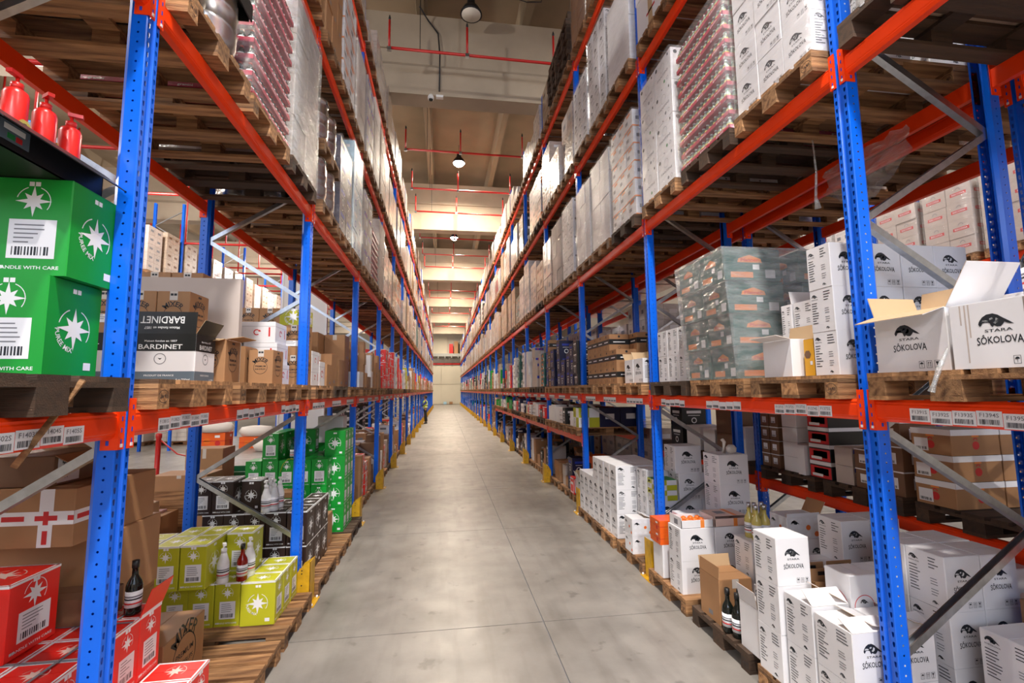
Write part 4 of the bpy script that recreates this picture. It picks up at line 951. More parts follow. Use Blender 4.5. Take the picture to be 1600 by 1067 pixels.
# middle dark pallet
c = carton('brown', 'R', 2.26, 3.78, ZF, .3, .3, .36, 'open brown carton beside dark bottles, right floor', 0); flap(c, .3, .3, .36, 'xm', .1, 95, 'brown_card'); flap(c, .3, .3, .36, 'back', .1, 80, 'brown_card')
for i, (xx, yy) in enumerate(((2.28, 3.7), (2.36, 3.66), (2.3, 3.6), (2.4, 3.58))): bottle(['glass_dark', 'glass_green', 'glass_dark', 'glass_green'][i], xx, yy, ZF, .33, ['dark wine bottle nearest the brown carton', 'dark green bottle behind the first', 'dark bottle in front by the aisle', 'green-black bottle by the open white carton'][i] + ', right floor', 'dark bottles on the floor pallet')
c = carton('white', 'R', 2.26, 3.29, ZF, .3, .22, .34, 'tall open white carton beside the aisle tower', 0); flap(c, .3, .22, .34, 'cam', .1, 100); flap(c, .3, .22, .34, 'xm', .12, 80)
carton('falcon', 'R', 2.58, 3.56, ZF, .25, .23, .31, 'falcon-print carton behind the dark bottles', 0)
carton('white', 'R', 2.58, 3.56, ZF + .31, .22, .2, .16, 'small white carton on the falcon carton behind the bottles', 0)
stack('falcon', 'R', 2.62, 3.84, ZF, .25, .25, .31, 3, 1, 2, 'middle pallet, right floor')
for i, (xx, yy) in enumerate(((2.72, 3.9), (2.8, 3.9), (2.76, 3.98), (2.84, 3.99), (2.72, 4.0))): bottle('glass_yellow', xx, yy, ZF + .62, .3, ['leftmost', 'second', 'third', 'fourth', 'rear'][i] + ' of the clear yellow bottles on white cartons', 'clear yellow bottles', 0)
c = carton('fruitwhite', 'R', 2.98, 3.86, ZF + .62, .33, .22, .19, 'white carton with fruit print and a strip sticking out, right floor', 1); flap(c, .33, .22, .19, 'xp', .13, 60, inner='brown_card'); flap(c, .33, .22, .19, 'cam', .03, 90)
# far pallet of the first bay
stack('falcon', 'R', 2.25, 4.38, ZF, .35, .25, .3, 2, 1, 2, 'far pallet front, right floor')
carton('falcon', 'R', 2.98, 4.36, ZF, .3, .27, .31, 'falcon-print carton right of the crate stack, bottom, right floor', 0); carton('falcon', 'R', 2.98, 4.36, ZF + .31, .3, .27, .31, 'falcon-print carton right of the crate stack, upper, right floor', 1)
def fruit_crate(x, y, z, lab, opened):
    q = MB(); W, D, H = .33, .24, .1; m = 'paleorange_card' if not opened else 'white_card'
    for a, b in (((0, 0, 0), (W, D, .004)), ((0, 0, 0), (W, .005, H * .75)), ((0, D - .005, 0), (W, D, H * .75)), ((0, 0, 0), (.005, D, H)), ((W - .005, 0, 0), (W, D, H))): q.box(a, b, m)
    q.box((W * .6, -.001, .0), (W * .72, .0, H * .75), 'ink_orange'); q.box((-.001, D * .3, .02), (0, D * .6, .07), 'ink_grey')
    if not opened: q.box((0, 0, H), (W, D, H + .004), 'paleorange_card'); q.box((W * .6, -.001, H + .004), (W * .72, D, H + .005), 'ink_orange'); q.box((W * .2, D * .3, H + .0045), (W * .5, D * .7, H + .0052), 'ink_grey')
    o = obj('fruit_crate', q.mesh('crate'), loc=(x, y, z), label=lab, cat='crate')
    return o
fruit_crate(2.27, 4.39, ZF + .6, 'open fruit crate with oranges on the falcon cartons', True); fruit_crate(2.62, 4.39, ZF + .6, 'closed pinkish fruit crate beside the open crate', False)
q = MB(); q.lathe([(.006, -.032), (.022, -.024), (.032, 0), (.024, .022), (.008, .03)], 'fruit', 10); ORG = fixn(q.mesh('orange'))
for i in range(4):
    for j in range(3): obj('orange', ORG, loc=(2.27 + .05 + i * .075, 4.39 + .045 + j * .075, ZF + .6 + .038), label='orange in the open fruit crate, %s row, %s from the left' % (['near', 'middle', 'far'][j], ORD[i + 1]), cat='orange', group='oranges in the open crate')
for k in range(4): carton('falcon', 'R', 2.87, 4.68, ZF + .31 * k, .34, .3, .31, 'falcon-print carton, %s of the four-high tower behind the crates' % TIER[k], k)
q = MB(); q.tube([(2.98, 4.75, ZF + 1.25), (2.99, 4.75, ZF + 1.37), (2.97, 4.76, ZF + 1.4)], .02, 'bag_white', 8); obj('paper_roll', q.mesh('roll'), label='upright paper strip on the four-high falcon tower', cat='paper')
q = MB(); q.lathe([(.02, 0), (.05, .02), (.055, .06), (.03, .09)], 'bag_white', 10); obj('film_roll', fixn(q.mesh('roll')), loc=(3.1, 4.8, ZF + 1.24), label='crumpled white roll on the four-high falcon tower', cat='roll')
carton('white', 'R', 2.25, 4.78, ZF, .2, .22, .33, 'white printed carton under the orange pack by the second post', 0); carton('juice', 'R', 2.23, 4.78, ZF + .33, .24, .24, .12, 'lower orange fruit-print pack by the second post', 0); carton('juice', 'R', 2.23, 4.78, ZF + .45, .24, .24, .12, 'upper orange fruit-print pack by the second post', 1)
stack('falcon', 'R', 2.47, 4.68, ZF, .33, .3, .31, 1, 1, 2, 'behind the crates, right floor')
# ---- right floor, second bay
carton('fruitwhite', 'R', 2.22, 5.5, ZF, .26, .24, .2, 'lower small white fruit-print carton behind the second post', 0); c = carton('fruitwhite', 'R', 2.22, 5.5, ZF + .2, .26, .24, .2, 'upper small white fruit-print carton behind the second post', 1); flap(c, .26, .24, .2, 'xp', .1, 160)
stack('falcon', 'R', 2.5, 5.4, ZF, .28, .25, .31, 4, 1, 3, 'near pallet, second right floor bay', skip={(0, 0, 2)})
carton('greenwhite', 'R', 2.5, 5.4, ZF + .62, .26, .25, .12, 'lower green and white checked pack, second right floor bay', 0); carton('greenwhite', 'R', 2.5, 5.4, ZF + .74, .26, .25, .12, 'upper green and white checked pack, second right floor bay', 1)
carton('falcon', 'R', 2.76, 5.42, ZF + .93, .34, .28, .32, 'falcon-print carton on top of the near pallet, second right bay', 2)
for i in range(4): bottle('glass_yellow', 2.85 + .07 * i, 5.75, ZF + .93, .3, '%s yellow bottle behind the topmost falcon carton' % ['first', 'second', 'third', 'fourth'][i], 'yellow bottles second bay')
stack('falcon', 'R', 2.5, 5.68, ZF, .3, .3, .31, 1, 1, 3, 'second line, second right floor bay')
stack('falcon', 'R', 2.81, 5.68, ZF, .33, .3, .31, 2, 1, 3, 'third line, second right floor bay')
stack('falcon_wide', 'R', 2.25, 6.08, ZF, .34, .24, .31, 2, 7, 3, 'second right floor bay', skip={(i, j, 2) for i in (0, 1) for j in (4, 5, 6)} | {(1, j, 0) for j in ()})
for p in range(3): DONE.add(('R', 2, 'F', p))
# ---- right floor, farther bays
for kind, x, y, W, D, H, z, lab in (('wine_red', 2.4, 8.7, .3, .25, .3, ZF, 'red carton with white frame behind the third right post'), ('white', 2.4, 8.3, .3, .25, .34, ZF, 'open white carton behind the third right post'), ('aperitif', 2.7, 8.52, .36, .4, .4, ZF + .3, 'orange carton with black band, third right floor bay'), ('brown', 2.7, 8.52, .36, .4, .3, ZF, 'brown carton under the orange banded one, third right floor bay'), ('white', 2.6, 8.15, .4, .3, .5, ZF, 'tall white carton, third right floor bay'), ('white', 3.05, 8.2, .38, .4, .6, ZF, 'large white carton at the back, third right floor bay')):
    c = carton(kind, 'R', x, y, z, W, D, H, lab, 0)
    if 'open' in lab: flap(c, W, D, H, 'xm', .13, 70); flap(c, W, D, H, 'back', .13, 80)
DONE.add(('R', 3, 'F', 0))
q = MB()
for a, b in (((0, 0, 0), (.4, .3, .006)), ((0, 0, 0), (.4, .01, .3)), ((0, .29, 0), (.4, .3, .3)), ((0, 0, 0), (.01, .3, .3)), ((.39, 0, 0), (.4, .3, .3)), ((-.012, -.012, .27), (.412, .0, .3)), ((-.012, -.012, .27), (0, .312, .3))): q.box(a, b, 'green_crate')
for k in range(3): q.box((-.006, .02 + k * .1, .03), (0, .035 + k * .1, .26), 'green_crate')
obj('plastic_crate', q.mesh('crate'), loc=(2.4, 8.02, ZF), label='green plastic crate on the floor behind the third right post', cat='crate')
for bay in range(3, 25):
    for pos in range(3): pile('R', bay, 'F', pos, ['brown', 'brown', 'dark_brown', 'white', 'black', 'navy', 'grey'] if bay < 9 else None, .62 if bay < 8 else 1.2, rp)
# ---- right, upper loads near the camera
load('R', 0, 'B', 2, 'pattern', .4, .27, .3, 3, 'film_thick', desc='pink-tinted cartons')
load('R', 0, 'B', 1, 'white', .4, .27, .3, 3)
load('R', 1, 'B', 0, 'falcon_wide', .3, .26, .3, 5, 'film')
def tray_load(row, bay, lev, pos, layers, dark, single, tm='pink_card', word='granini', lh=.128, what='pink bottle trays'):
    DONE.add((row, bay, lev, pos)); cx, cy, z = base(row, bay, lev, pos); s = 1 if row == 'R' else -1
    o = obj('wrapped_load', None, loc=(cx, cy, z), label=load_label('film-wrapped load of ' + what, row, bay, lev, pos), cat='pallet load', group='pallet loads')
    def tray():
        q = MB(); q.box((-.58, -.395, 0), (.58, .395, .004), tm)
        for a, b in (((-.58, -.395, 0), (-.576, .395, .04)), ((.576, -.395, 0), (.58, .395, .04)), ((-.58, -.395, 0), (.58, -.391, .04)), ((-.58, .391, 0), (.58, .395, .04))): q.box(a, b, tm)
        q.box((-.56, -.37, .114), (.56, .37, .118), tm)
        for k in range(3):
            for sx in (-1, 1): it = T(word, 0, 0, .1, .02, 'ink_white'); q.add([(sx * .5812, -sx * -1 * (u * 1.0) * (1 if sx > 0 else 1) + (k - 1) * .26 if sx > 0 else -u + (k - 1) * .26, v + .008) for u, v in it[0]], it[1], it[2])
        for k in range(4): it = T(word, 0, 0, .1, .02, 'ink_white'); q.add([(u + (k - 1.5) * .28, -.3962, v + .008) for u, v in it[0]], it[1], it[2])
        return q.mesh('tray')
    def bott(n):
        q = MB(); r = .029
        q.lathe([(r, 0), (r, .06), (r * .55, .085), (r * .45, .1)], 'glass_dark' if dark else 'glass_clear' if tm == 'pink_card' else 'ink_white', n); q.lathe([(r * 1.02, .03), (r * 1.02, .05)], 'paper' if dark else 'glass_yellow' if tm == 'pink_card' else 'ink_red', n); q.lathe([(r * .5, .098), (r * .5, .112)], 'pump_white' if not dark else 'ink_red', n); return fixn(q.mesh('bottle'))
    tmsh = cached(('tray', tm, word), tray); bm_ = cached(('trb', dark, tm), lambda: bott(8))
    pos_a = [(-s * .548, -.36 + .0655 * j) for j in range(12)]; pos_c = [(-.548 + .0685 * i, -.36) for i in range(1, 16)]
    if s < 0: pos_c = [(.548 - .0685 * i, -.36) for i in range(1, 16)]
    def joined():
        q = MB(); vs = [v.co[:] for v in bm_.vertices]
        for x, y in pos_c + ([] if single else pos_a):
            for p in bm_.polygons: pass
            base_ = len(q.v); q.v += [(a + x, b + y, c_) for a, b, c_ in vs]
            for p in bm_.polygons: q.f.append(tuple(i + base_ for i in p.vertices)); q.m.append(q.mi(bm_.materials[p.material_index].name)); q.smooth.append(True)
        return q.mesh('bottles')
    jm = joined()
    for k in range(layers):
        t = obj('bottle_tray', tmsh, o, (RND.uniform(-.006, .006), 0, k * lh)); obj('bottles', jm, t, (0, 0, .005), kind='stuff')
        if single:
            for x, y in pos_a: obj('bottle', bm_, t, (x, y, .005))
    obj('stretch_film', film_shell(1.19, .81, layers * lh + .01, 'film'), o)
tray_load('R', 1, 'B', 1, 10, False, True)
load('R', 1, 'B', 2, 'fantini', .38, .39, .36, 4, 'film', desc='white dot-print cartons')
load('R', 2, 'B', 0, 'orangewhite', .3, .26, .23, 6, 'film')
load('R', 2, 'B', 1, 'white', .38, .39, .34, 4, 'film'); load('R', 2, 'B', 2, 'white', .3, .26, .33, 4, 'film')
load('R', 3, 'B', 0, 'fantini', .38, .39, .35, 4, 'film', desc='white dot-print cartons'); load('R', 3, 'B', 1, 'grey', .38, .39, .34, 4, 'film')
load('R', 1, 'C', 1, 'white', .38, .39, .33, 4, None); load('R', 1, 'C', 2, 'stripe', .58, .78, .5, 3, None, desc='tan-striped cartons'); load('R', 1, 'C', 0, 'falcon_wide', .3, .26, .3, 5, 'film')
load('R', 2, 'C', 0, 'white', .58, .78, .62, 2, 'film', desc='large white cartons'); load('R', 2, 'C', 1, 'falcon_wide', .3, .26, .3, 5, 'film'); load('R', 2, 'C', 2, 'falcon_wide', .3, .26, .3, 4, 'film')
load('R', 2, 'D', 0, 'dark_brown', .3, .26, .27, 5, 'film'); load('R', 2, 'D', 1, 'brown', .3, .26, .24, 5, 'film'); load('R', 2, 'D', 2, 'brown', .38, .39, .3, 4, 'film')
# stacks of empty dark pallets on the top beam
for pos in (0, 1):
    DONE.add(('R', 3, 'D', pos)); cx, cy, z = base('R', 3, 'D', pos)
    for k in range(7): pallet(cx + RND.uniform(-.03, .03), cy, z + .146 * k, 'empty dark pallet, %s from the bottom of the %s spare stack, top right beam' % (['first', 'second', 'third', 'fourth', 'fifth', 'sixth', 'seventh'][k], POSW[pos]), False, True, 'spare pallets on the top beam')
# ---- racking behind the right row: low shelf
_, _, z2 = base('R2', 1, 'S', 0)
def low(kind, y, D, H, n, W=.4, x=3.66, names='', var=1):
    for k in range(n): carton(kind, 'R', x, y, z2 + k * H, W, D - .006, H - .003, '%s, %s tier, %s' % (DESC[kind], TIER[k], names), var + k)
low('kettle', 2.96, .3, .19, 3, .42, 3.64, names='low rear shelf right of the near post'); low('kettle', 2.96, .3, .19, 3, .42, 4.07, names='inner column of that rear shelf')
low('barlabel', 3.36, .22, .2, 3, .34, names='low rear shelf, dark column by the near post'); low('barlabel', 3.62, .2, .17, 2, .4, names='low rear shelf, middle pallet, near column')
low('bluelabel', 3.84, .2, .165, 2, .36, names='low rear shelf, left of the near post'); low('fruitdark', 4.08, .27, .165, 4, .4, names='low rear shelf, middle pallet')
low('white', 4.37, .1, .3, 1, .3, 3.62, names='leaning slim one on the low rear shelf'); low('white', 4.5, .22, .155, 4, .4, names='low rear shelf, white column')
low('barlabel', 4.78, .14, .15, 4, .38, names='low rear shelf, near label column'); low('barlabel', 4.93, .14, .15, 4, .38, names='low rear shelf, far label column')
low('white', 5.36, .2, .2, 2, .4, names='low rear shelf by the second frame'); low('dark_brown', 5.6, .38, .3, 2, .4, names='low rear shelf, second bay, near'); low('white', 6.02, .3, .32, 1, .4, names='low rear shelf, second bay, middle'); low('white', 6.4, .38, .34, 1, .4, names='low rear shelf, second bay, third'); low('black', 6.9, .38, .3, 2, .4, names='low rear shelf, second bay, fourth')
# film-wrapped loads across the next aisle with red banners
for bay in (1, 2):
    for pos in range(3): load('R3', bay, 'B', pos, 'riscossa', .38, .39, .3, 4, 'film', desc='red-banner cartons')
# plastic sheet hanging over the rear beam
q = MB(); r = random.Random(4); nx, nz = 14, 8
vs = [(3.3 + r.uniform(-.02, .02) + .02 * math.sin(i * 2 + j), 2.75 + .75 * i / nx, 3.98 - .42 * j / nz * (.5 + .5 * math.sin(PI * i / nx)) + r.uniform(-.01, .01)) for j in range(nz + 1) for i in range(nx + 1)]
q.add(vs, [(j * (nx + 1) + i, j * (nx + 1) + i + 1, (j + 1) * (nx + 1) + i + 1, (j + 1) * (nx + 1) + i) for j in range(nz) for i in range(nx)], 'film_thick', True)
obj('loose_film', q.mesh('loose_film'), label='crumpled loose film hanging by the rear orange beam, right', cat='film')
q = MB(); q.tube([(2.75, 3.0, 3.95), (2.76, 3.0, 3.7), (2.74, 3.0, 3.5), (2.76, 3.01, 3.42)], [.006, .008, .01, .024], 'film_thick', 6); obj('film_strand', q.mesh('film_strand'), label='thin strand of film hanging under the right pallets', cat='film')

# ---- left racking, lowest beam, nearest bay: green cartons, black box of red bottles
for k, (yy, xx) in enumerate(((2.035, -1.535), (2.06, -1.5))):
    carton('green', 'L', xx, yy, ZA + .4 * k, .27, .29, .398, '%s big green star-print carton left of the near left post' % ['lower', 'upper'][k], k, .01 * k)
    carton('green', 'L', xx - .28, yy, ZA + .4 * k, .27, .29, .398, '%s green star-print carton second from the aisle, nearest left bay' % ['lower', 'upper'][k], k)
q = MB(); W, D, H = .4, .6, .12
for a, b in (((-W / 2, -D / 2, 0), (W / 2, D / 2, .005)), ((-W / 2, -D / 2, 0), (-W / 2 + .005, D / 2, H)), ((W / 2 - .005, -D / 2, 0), (W / 2, D / 2, H)), ((-W / 2, -D / 2, 0), (W / 2, -D / 2 + .005, H)), ((-W / 2, D / 2 - .005, 0), (W / 2, D / 2, H))): q.box(a, b, 'black_card')
q.box((W / 2, -.2, .03), (W / 2 + .001, -.08, .1), 'slate_card'); q.box((W / 2 + .001, -.185, .07), (W / 2 + .0016, -.1, .09), 'ink_white'); q.box((W / 2 + .001, -.17, .04), (W / 2 + .0016, -.14, .06), 'ink_green'); q.box((W / 2 + .001, -.135, .04), (W / 2 + .0016, -.11, .06), 'ink_red'); q.box((-W / 2 + .006, -D / 2 + .006, .005), (W / 2 - .006, D / 2 - .006, .07), 'dark_brown_card')
bxo = obj('open_box', q.mesh('open_box'), loc=(-1.74, 1.98, ZA + .8), label='open black box holding red pump bottles, left rack', cat='box')
fm = MB(); fm.box((0, -D / 2, 0), (.12, D / 2, .004), 'black_card'); f = obj('lid_flap', fm.mesh('flap'), bxo, (W / 2, 0, H)); f.rotation_euler = (0, math.radians(38), 0)
for i, (xx, yy) in enumerate(((-1.6, 1.9), (-1.6, 2.03), (-1.6, 2.16), (-1.72, 1.82), (-1.72, 1.95), (-1.84, 1.98))): bottle('pump_red', xx, yy, ZA + .871, .27 if i != 3 else .29, '%s red pump bottle in the open black box' % ['nearest aisle-side', 'second aisle-side', 'third aisle-side', 'near inner', 'far inner', 'innermost'][i], 'red pump bottles', i)
q = MB(); q.box((-.012, 0, -.003), (.012, .34, .003), 'wood'); o = obj('wood_splinter', q.mesh('splinter'), loc=(-1.335, 1.96, 2.15), rot=(-2.0, .25, -.25), label='broken splinter of wood hanging off the left pallet', cat='splinter')
# ---- left racking, lowest beam, first bay
c = carton('bardinet', 'L', -1.54, 3.16, ZA, .4, .25, .3, 'white carton with black lettered band, lid open, left rack', 0); fb = flap(c, .4, .25, .3, 'cam', .14, 94, 'black_card', 'black_card'); q = MB()
for tx, wd, ht, v0 in (('BARDINET', .25, .045, .03), ('Maison fondee en 1857', .2, .016, .095)): it = T(tx, 0, 0, wd, ht); q.add([(u, .14 - v0 - v, -.0012) for u, v in it[0]], it[1], 'ink_white')
obj('print', q.mesh('print'), fb); flap(c, .4, .25, .3, 'xp', .1, 60, 'black_card')
carton('bardinet', 'L', -1.98, 3.12, ZA, .4, .25, .3, 'second black-banded white carton behind the near left post', 1)
for i in range(4):
    for k in range(2):
        lab = 'brown syrup carton %s, %s tier, behind the black-banded carton' % (fromaisle(i), TIER[k])
        c = carton('mixer', 'L', -1.76 - .215 * i, 3.5, ZA + .32 * k, .21, .26, .318, lab, i + k)
c = carton('mixer', 'L', -1.5, 3.47, ZA, .2, .24, .3, 'open brown syrup carton at the aisle, behind the black-banded carton', 0); flap(c, .2, .24, .3, 'xp', .11, 8, 'brown_card'); flap(c, .2, .24, .3, 'cam', .1, -12, 'brown_card')
q = MB(); q.box((-.48, -.03, 0), (.48, .03, .84), 'grey_card'); obj('cardboard_panel', q.mesh('panel'), loc=(-2.1, 3.98, ZA), rot=(.0, 0, 0), label='tall pale cardboard panel standing on the left low beam', cat='panel')
stack('mixer', 'L', -2.06, 4.28, ZA, .25, .26, .32, 2, 1, 3, 'behind the pale cardboard panel')
for i, (xx, yy, hh) in enumerate(((-1.48, 4.32, .3), (-1.7, 4.3, .33))): carton('mixer', 'L', xx, yy, ZA, .2, .26 if i < 2 else .24, hh, 'brown syrup carton right of the pale panel, %s' % ['at the aisle edge', 'second from the aisle', 'farther along the aisle'][i], i)
for i, xx in enumerate((-1.56, -1.88)):
    for kk in range(3): carton('recycle', 'L', xx - .02 * kk, 4.7, ZA + .2 * kk, .3, .32, .2, 'white red-arrow carton, %s tier, %s, right of the pale panel' % (TIER[kk], ['aisle column', 'inner column'][i]), i)
# second bay
for kk in range(2): c = carton('recycle', 'L', -1.5, 5.6, ZA + .2 * kk, .3, .32, .2, 'white red-arrow carton behind the second left post, %s tier' % TIER[kk], kk)
carton('recycle', 'L', -1.5, 5.94, ZA, .25, .26, .3, 'white carton next to the two stacked ones, second left bay', 0)
stack('mixer', 'L', -1.5, 5.34, ZA, .25, .24, .33, 1, 1, 2, 'second left bay, near pallet'); stack('lime', 'L', -1.5, 5.34, ZA + .66, .28, .24, .18, 1, 1, 1, 'on brown syrup cartons, low beam')
stack('lime', 'L', -1.84, 5.68, ZA + .0, .28, .22, .36, 1, 1, 2, 'second left bay, low beam')
carton('brown', 'L', -1.48, 6.22, ZA, .3, .3, .28, 'brown carton in the middle of the second left bay, low beam'); stack('brown', 'L', -1.5, 6.56, ZA, .34, .3, .44, 3, 1, 2, 'second left bay, middle pallet', skip={(0, 0, 1)})
stack('mixer', 'L', -1.8, 6.2, ZA, .25, .33, .33, 3, 1, 3, 'second left bay, middle pallet')
stack('brown', 'L', -1.52, 7.1, ZA, .3, .34, .4, 3, 2, 2, 'second left bay, far pallet', skip={(0, 0, 1)})
for p in range(3): DONE.add(('L', 1, 'A', p)); DONE.add(('L', 2, 'A', p)); DONE.add(('L', 1, 'F', p)); DONE.add(('L', 2, 'F', p))
rl = random.Random(9)
for bay in range(3, 21):
    for pos in range(3): pile('L', bay, 'A', pos, {3: ['brown', 'dark_brown', 'white', 'mixer'], 4: ['red'], 5: ['red', 'red', 'white'], 6: ['white', 'lime', 'brown']}.get(bay), .95 if bay != 4 else 1.1, rl)
# ---- left floor, first bay: red block, brown boxes, lime cartons
zt = ZF + .35
for i in range(4):
    for j in range(4):
        for k in range(2):
            if i == 0 and k == 1: continue
            X = -1.4 - .285 * i; y = 2.43 + .205 * j
            c = carton('red', 'L', X, y, ZF + .35 * k, .28, .2, .348, 'red star-print carton, %s tier, %s, %s, left floor' % (TIER[k], fromaisle(i), rowword(j)), (i + j) % 4) if (k == 1 or i == 0) else stuff_box('red', X - .28, y, ZF + .35 * k, .28, .2, .348)
ff = MB(); ff.box((-.004, 0, 0), (0, .21, .16), 'red_card'); ff.box((.0002, .01, .0), (.001, .2, .012), 'ink_white')
obj('lid_flap', ff.mesh('flap'), [o for o in COL.objects if o.get('label') == 'red star-print carton, second tier, second from the aisle, fourth row, left floor'][0], (.14, -.105, .348), (0, .35, 0))
q = MB(); xs0, xs1, y0, y1, z0 = -2.53, -1.69, 2.43, 3.24, ZF + .702
for yy in (2.62, 2.98): q.box((xs0, yy, z0), (xs1, yy + .014, z0 + .002), 'ink_grey')
for xx in (-2.25, -1.8): q.box((xx, y0, z0 + .002), (xx + .014, y1, z0 + .004), 'ink_grey')
obj('strapping', q.mesh('strapping'), label='grey plastic straps crossing the red carton block, left floor', cat='strap')
carton('red', 'L', -2.02, 2.62, ZF + .706, .3, .3, .35, 'single red star-print carton on top of the red block', 1)
carton('mixer', 'L', -1.75, 3.42, ZF, .36, .52, .36, 'large brown syrup carton behind the red block', 0)
carton('dark_brown', 'L', -1.86, 2.98, ZF + .706, .5, .2, .14, 'low brown carton on the red block by the post', 0)
for i, (xx, yy) in enumerate(((-1.82, 2.9), (-1.76, 3.1))): bottle('glass_dark', xx, yy, ZF + .706, .29, '%s black bottle with white label on the red block' % ['inner', 'outer'][i], 'black bottles on the red block', i)
carton('brown', 'L', -1.92, 3.2, ZF + .706, .8, .42, .44, 'large brown carton with printed tape, lower, left floor', 2, .03)
carton('brown', 'L', -1.94, 2.9, ZF + 1.15, .85, .66, .3, 'large brown carton with printed tape, upper, left floor', 1, -.04)
for i in range(1): carton('brown', 'L', -2.2, 3.62, ZF, .3, .5, .5, 'big brown carton under the taped ones, %s' % ['aisle side', 'inner side'][i], 0); carton('brown', 'L', -2.2, 3.62, ZF + .5, .3, .5, .62, 'big brown carton, second tier, under the taped ones, %s' % ['aisle side', 'inner side'][i], 0)
c = carton('dark_brown', 'L', -2.12, 2.95, ZF + 1.455, .42, .46, .16, 'open brown carton with a handwritten label, left edge', 0)
q = MB(); put(q, 'xp', .42, .46, .16, [Q(-.2, -.07, -.04, .07, 'paper')]); put(q, 'xp', .42, .46, .16, [T('9878', -.12, .02, .1, .03), T('6 x 9', -.13, -.02, .06, .018), T('24', -.14, -.05, .03, .018)], .0014); obj('handwritten_label', q.mesh('label'), c)
flap(c, .42, .46, .16, 'back', .2, 60, 'dark_brown_card', 'brown_card'); flap(c, .42, .46, .16, 'xp', .12, -30, 'dark_brown_card', 'brown_card')
# lime pallet
for j in range(3): carton('lime', 'L', -1.42, 4.43 + .207 * j, ZF, .275, .2, .35, 'lime star-print carton at the aisle edge, bottom tier, %s' % rowword(j), j)
stack('lime', 'L', -1.705, 4.45, ZF, .2, .29, .35, 4, 2, 1, 'lime pallet, left floor')
stack('lime', 'L', -1.94, 4.34, ZF + .35, .2, .29, .35, 2, 2, 1, 'upper tier, lime pallet'); carton('lime', 'L', -2.36, 4.34, ZF + .35, .275, .2, .35, 'lime star-print carton, upper tier, innermost front', 2); carton('lime', 'L', -2.36, 4.55, ZF + .35, .275, .2, .35, 'lime star-print carton, upper tier, innermost second', 1)
carton('lime', 'L', -1.7, 4.66, ZF + .35, .22, .24, .35, 'lime star-print carton, upper tier, beside the syrup bottles', 1)
for i, (kd, xx, yy, h) in enumerate((('pump_white', -1.86, 4.47, .33), ('glass_red', -1.72, 4.5, .3), ('pump_grey', -1.7, 4.6, .33))): bottle(kd, xx, yy, ZF + .35, h, ['white pump bottle left of the red bottle on lime cartons', 'red glass bottle with white label on lime cartons', 'dark-labelled pump bottle behind the red bottle, lime pallet'][i], 'bottles on the lime cartons', .5)
# coffee-brown pallet
for k in range(2):
    for j in range(3): carton('coffee', 'L', -1.43, 5.36 + .31 * j, ZF + .35 * k, .2, .3, .348, 'blackish star-print carton at the aisle, %s tier, %s, left floor' % (TIER[k], rowword(j)), j)
stack('coffee', 'L', -1.64, 5.36, ZF, .2, .3, .35, 4, 2, 2, 'coffee pallet, left floor')
stack('coffee', 'L', -2.17, 5.36, ZF + .7, .2, .3, .34, 2, 1, 1, 'top tier, coffee pallet'); carton('coffee', 'L', -1.94, 5.48, ZF + .7, .2, .2, .32, 'blackish star-print carton alone beside the white pump bottles', 1)
for i, (xx, yy) in enumerate(((-1.86, 5.4), (-1.8, 5.46), (-1.86, 5.53), (-1.79, 5.6))): bottle('pump_white', xx, yy, ZF + .7, .33, '%s white pump bottle on the coffee cartons' % ['front', 'second', 'third', 'rear'][i], 'white pump bottles on coffee cartons', .4 * i)
carton('brown', 'L', -1.45, 6.3, ZF, .3, .32, .4, 'brown carton at the aisle between coffee and green cartons', 0); c = carton('brown', 'L', -1.8, 6.05, ZF + .7, .4, .25, .06, 'flattened open brown carton on the coffee cartons', 0); flap(c, .4, .25, .06, 'xp', .12, 75, 'brown_card')
# green pallet
for k in range(3):
    for i in range(5): carton('green', 'L', -1.56 - .207 * i, 6.72, ZF + .35 * k, .2, .3, .348, 'green star-print carton, %s tier, %s, front row, left floor' % (TIER[k], fromaisle(i)), i)
for k in range(4):
    for j in range(3): carton('green', 'L', -1.4, 7.06 + .21 * j, ZF + .35 * k, .28, .2, .348, 'green star-print carton of the aisle tower, %s tier, %s' % (TIER[k], rowword(j)), j)
stack('green', 'L', -1.7, 7.06, ZF, .2, .3, .35, 4, 2, 3, 'rear green block, left floor')
for i, (yy, kk) in enumerate(((6.76, 3), (7.08, 3), (7.4, 3))): carton('green', 'L', -2.2, yy, ZF + .35 * 3, .2, .3, .348, 'green star-print carton topping the inner column, %s' % rowword(i), i)
carton('green', 'L', -1.9, 7.42, ZF + 1.05, .28, .2, .348, 'green star-print carton behind the aisle tower, fourth tier', 0)
bottle('glass_green', -2.02, 6.8, ZF + 1.05, .3, 'grey-green bottle standing on the green cartons', None)
q = MB(); q.tube([(-1.9, 6.72, ZF + 1.06), (-2.05, 6.7, ZF + 1.07), (-2.12, 6.71, ZF + 1.0), (-2.15, 6.71, ZF + .9)], .004, 'lime_card', 5); obj('strap_end', q.mesh('strap'), label='loose pale green strap across the green cartons', cat='strap')
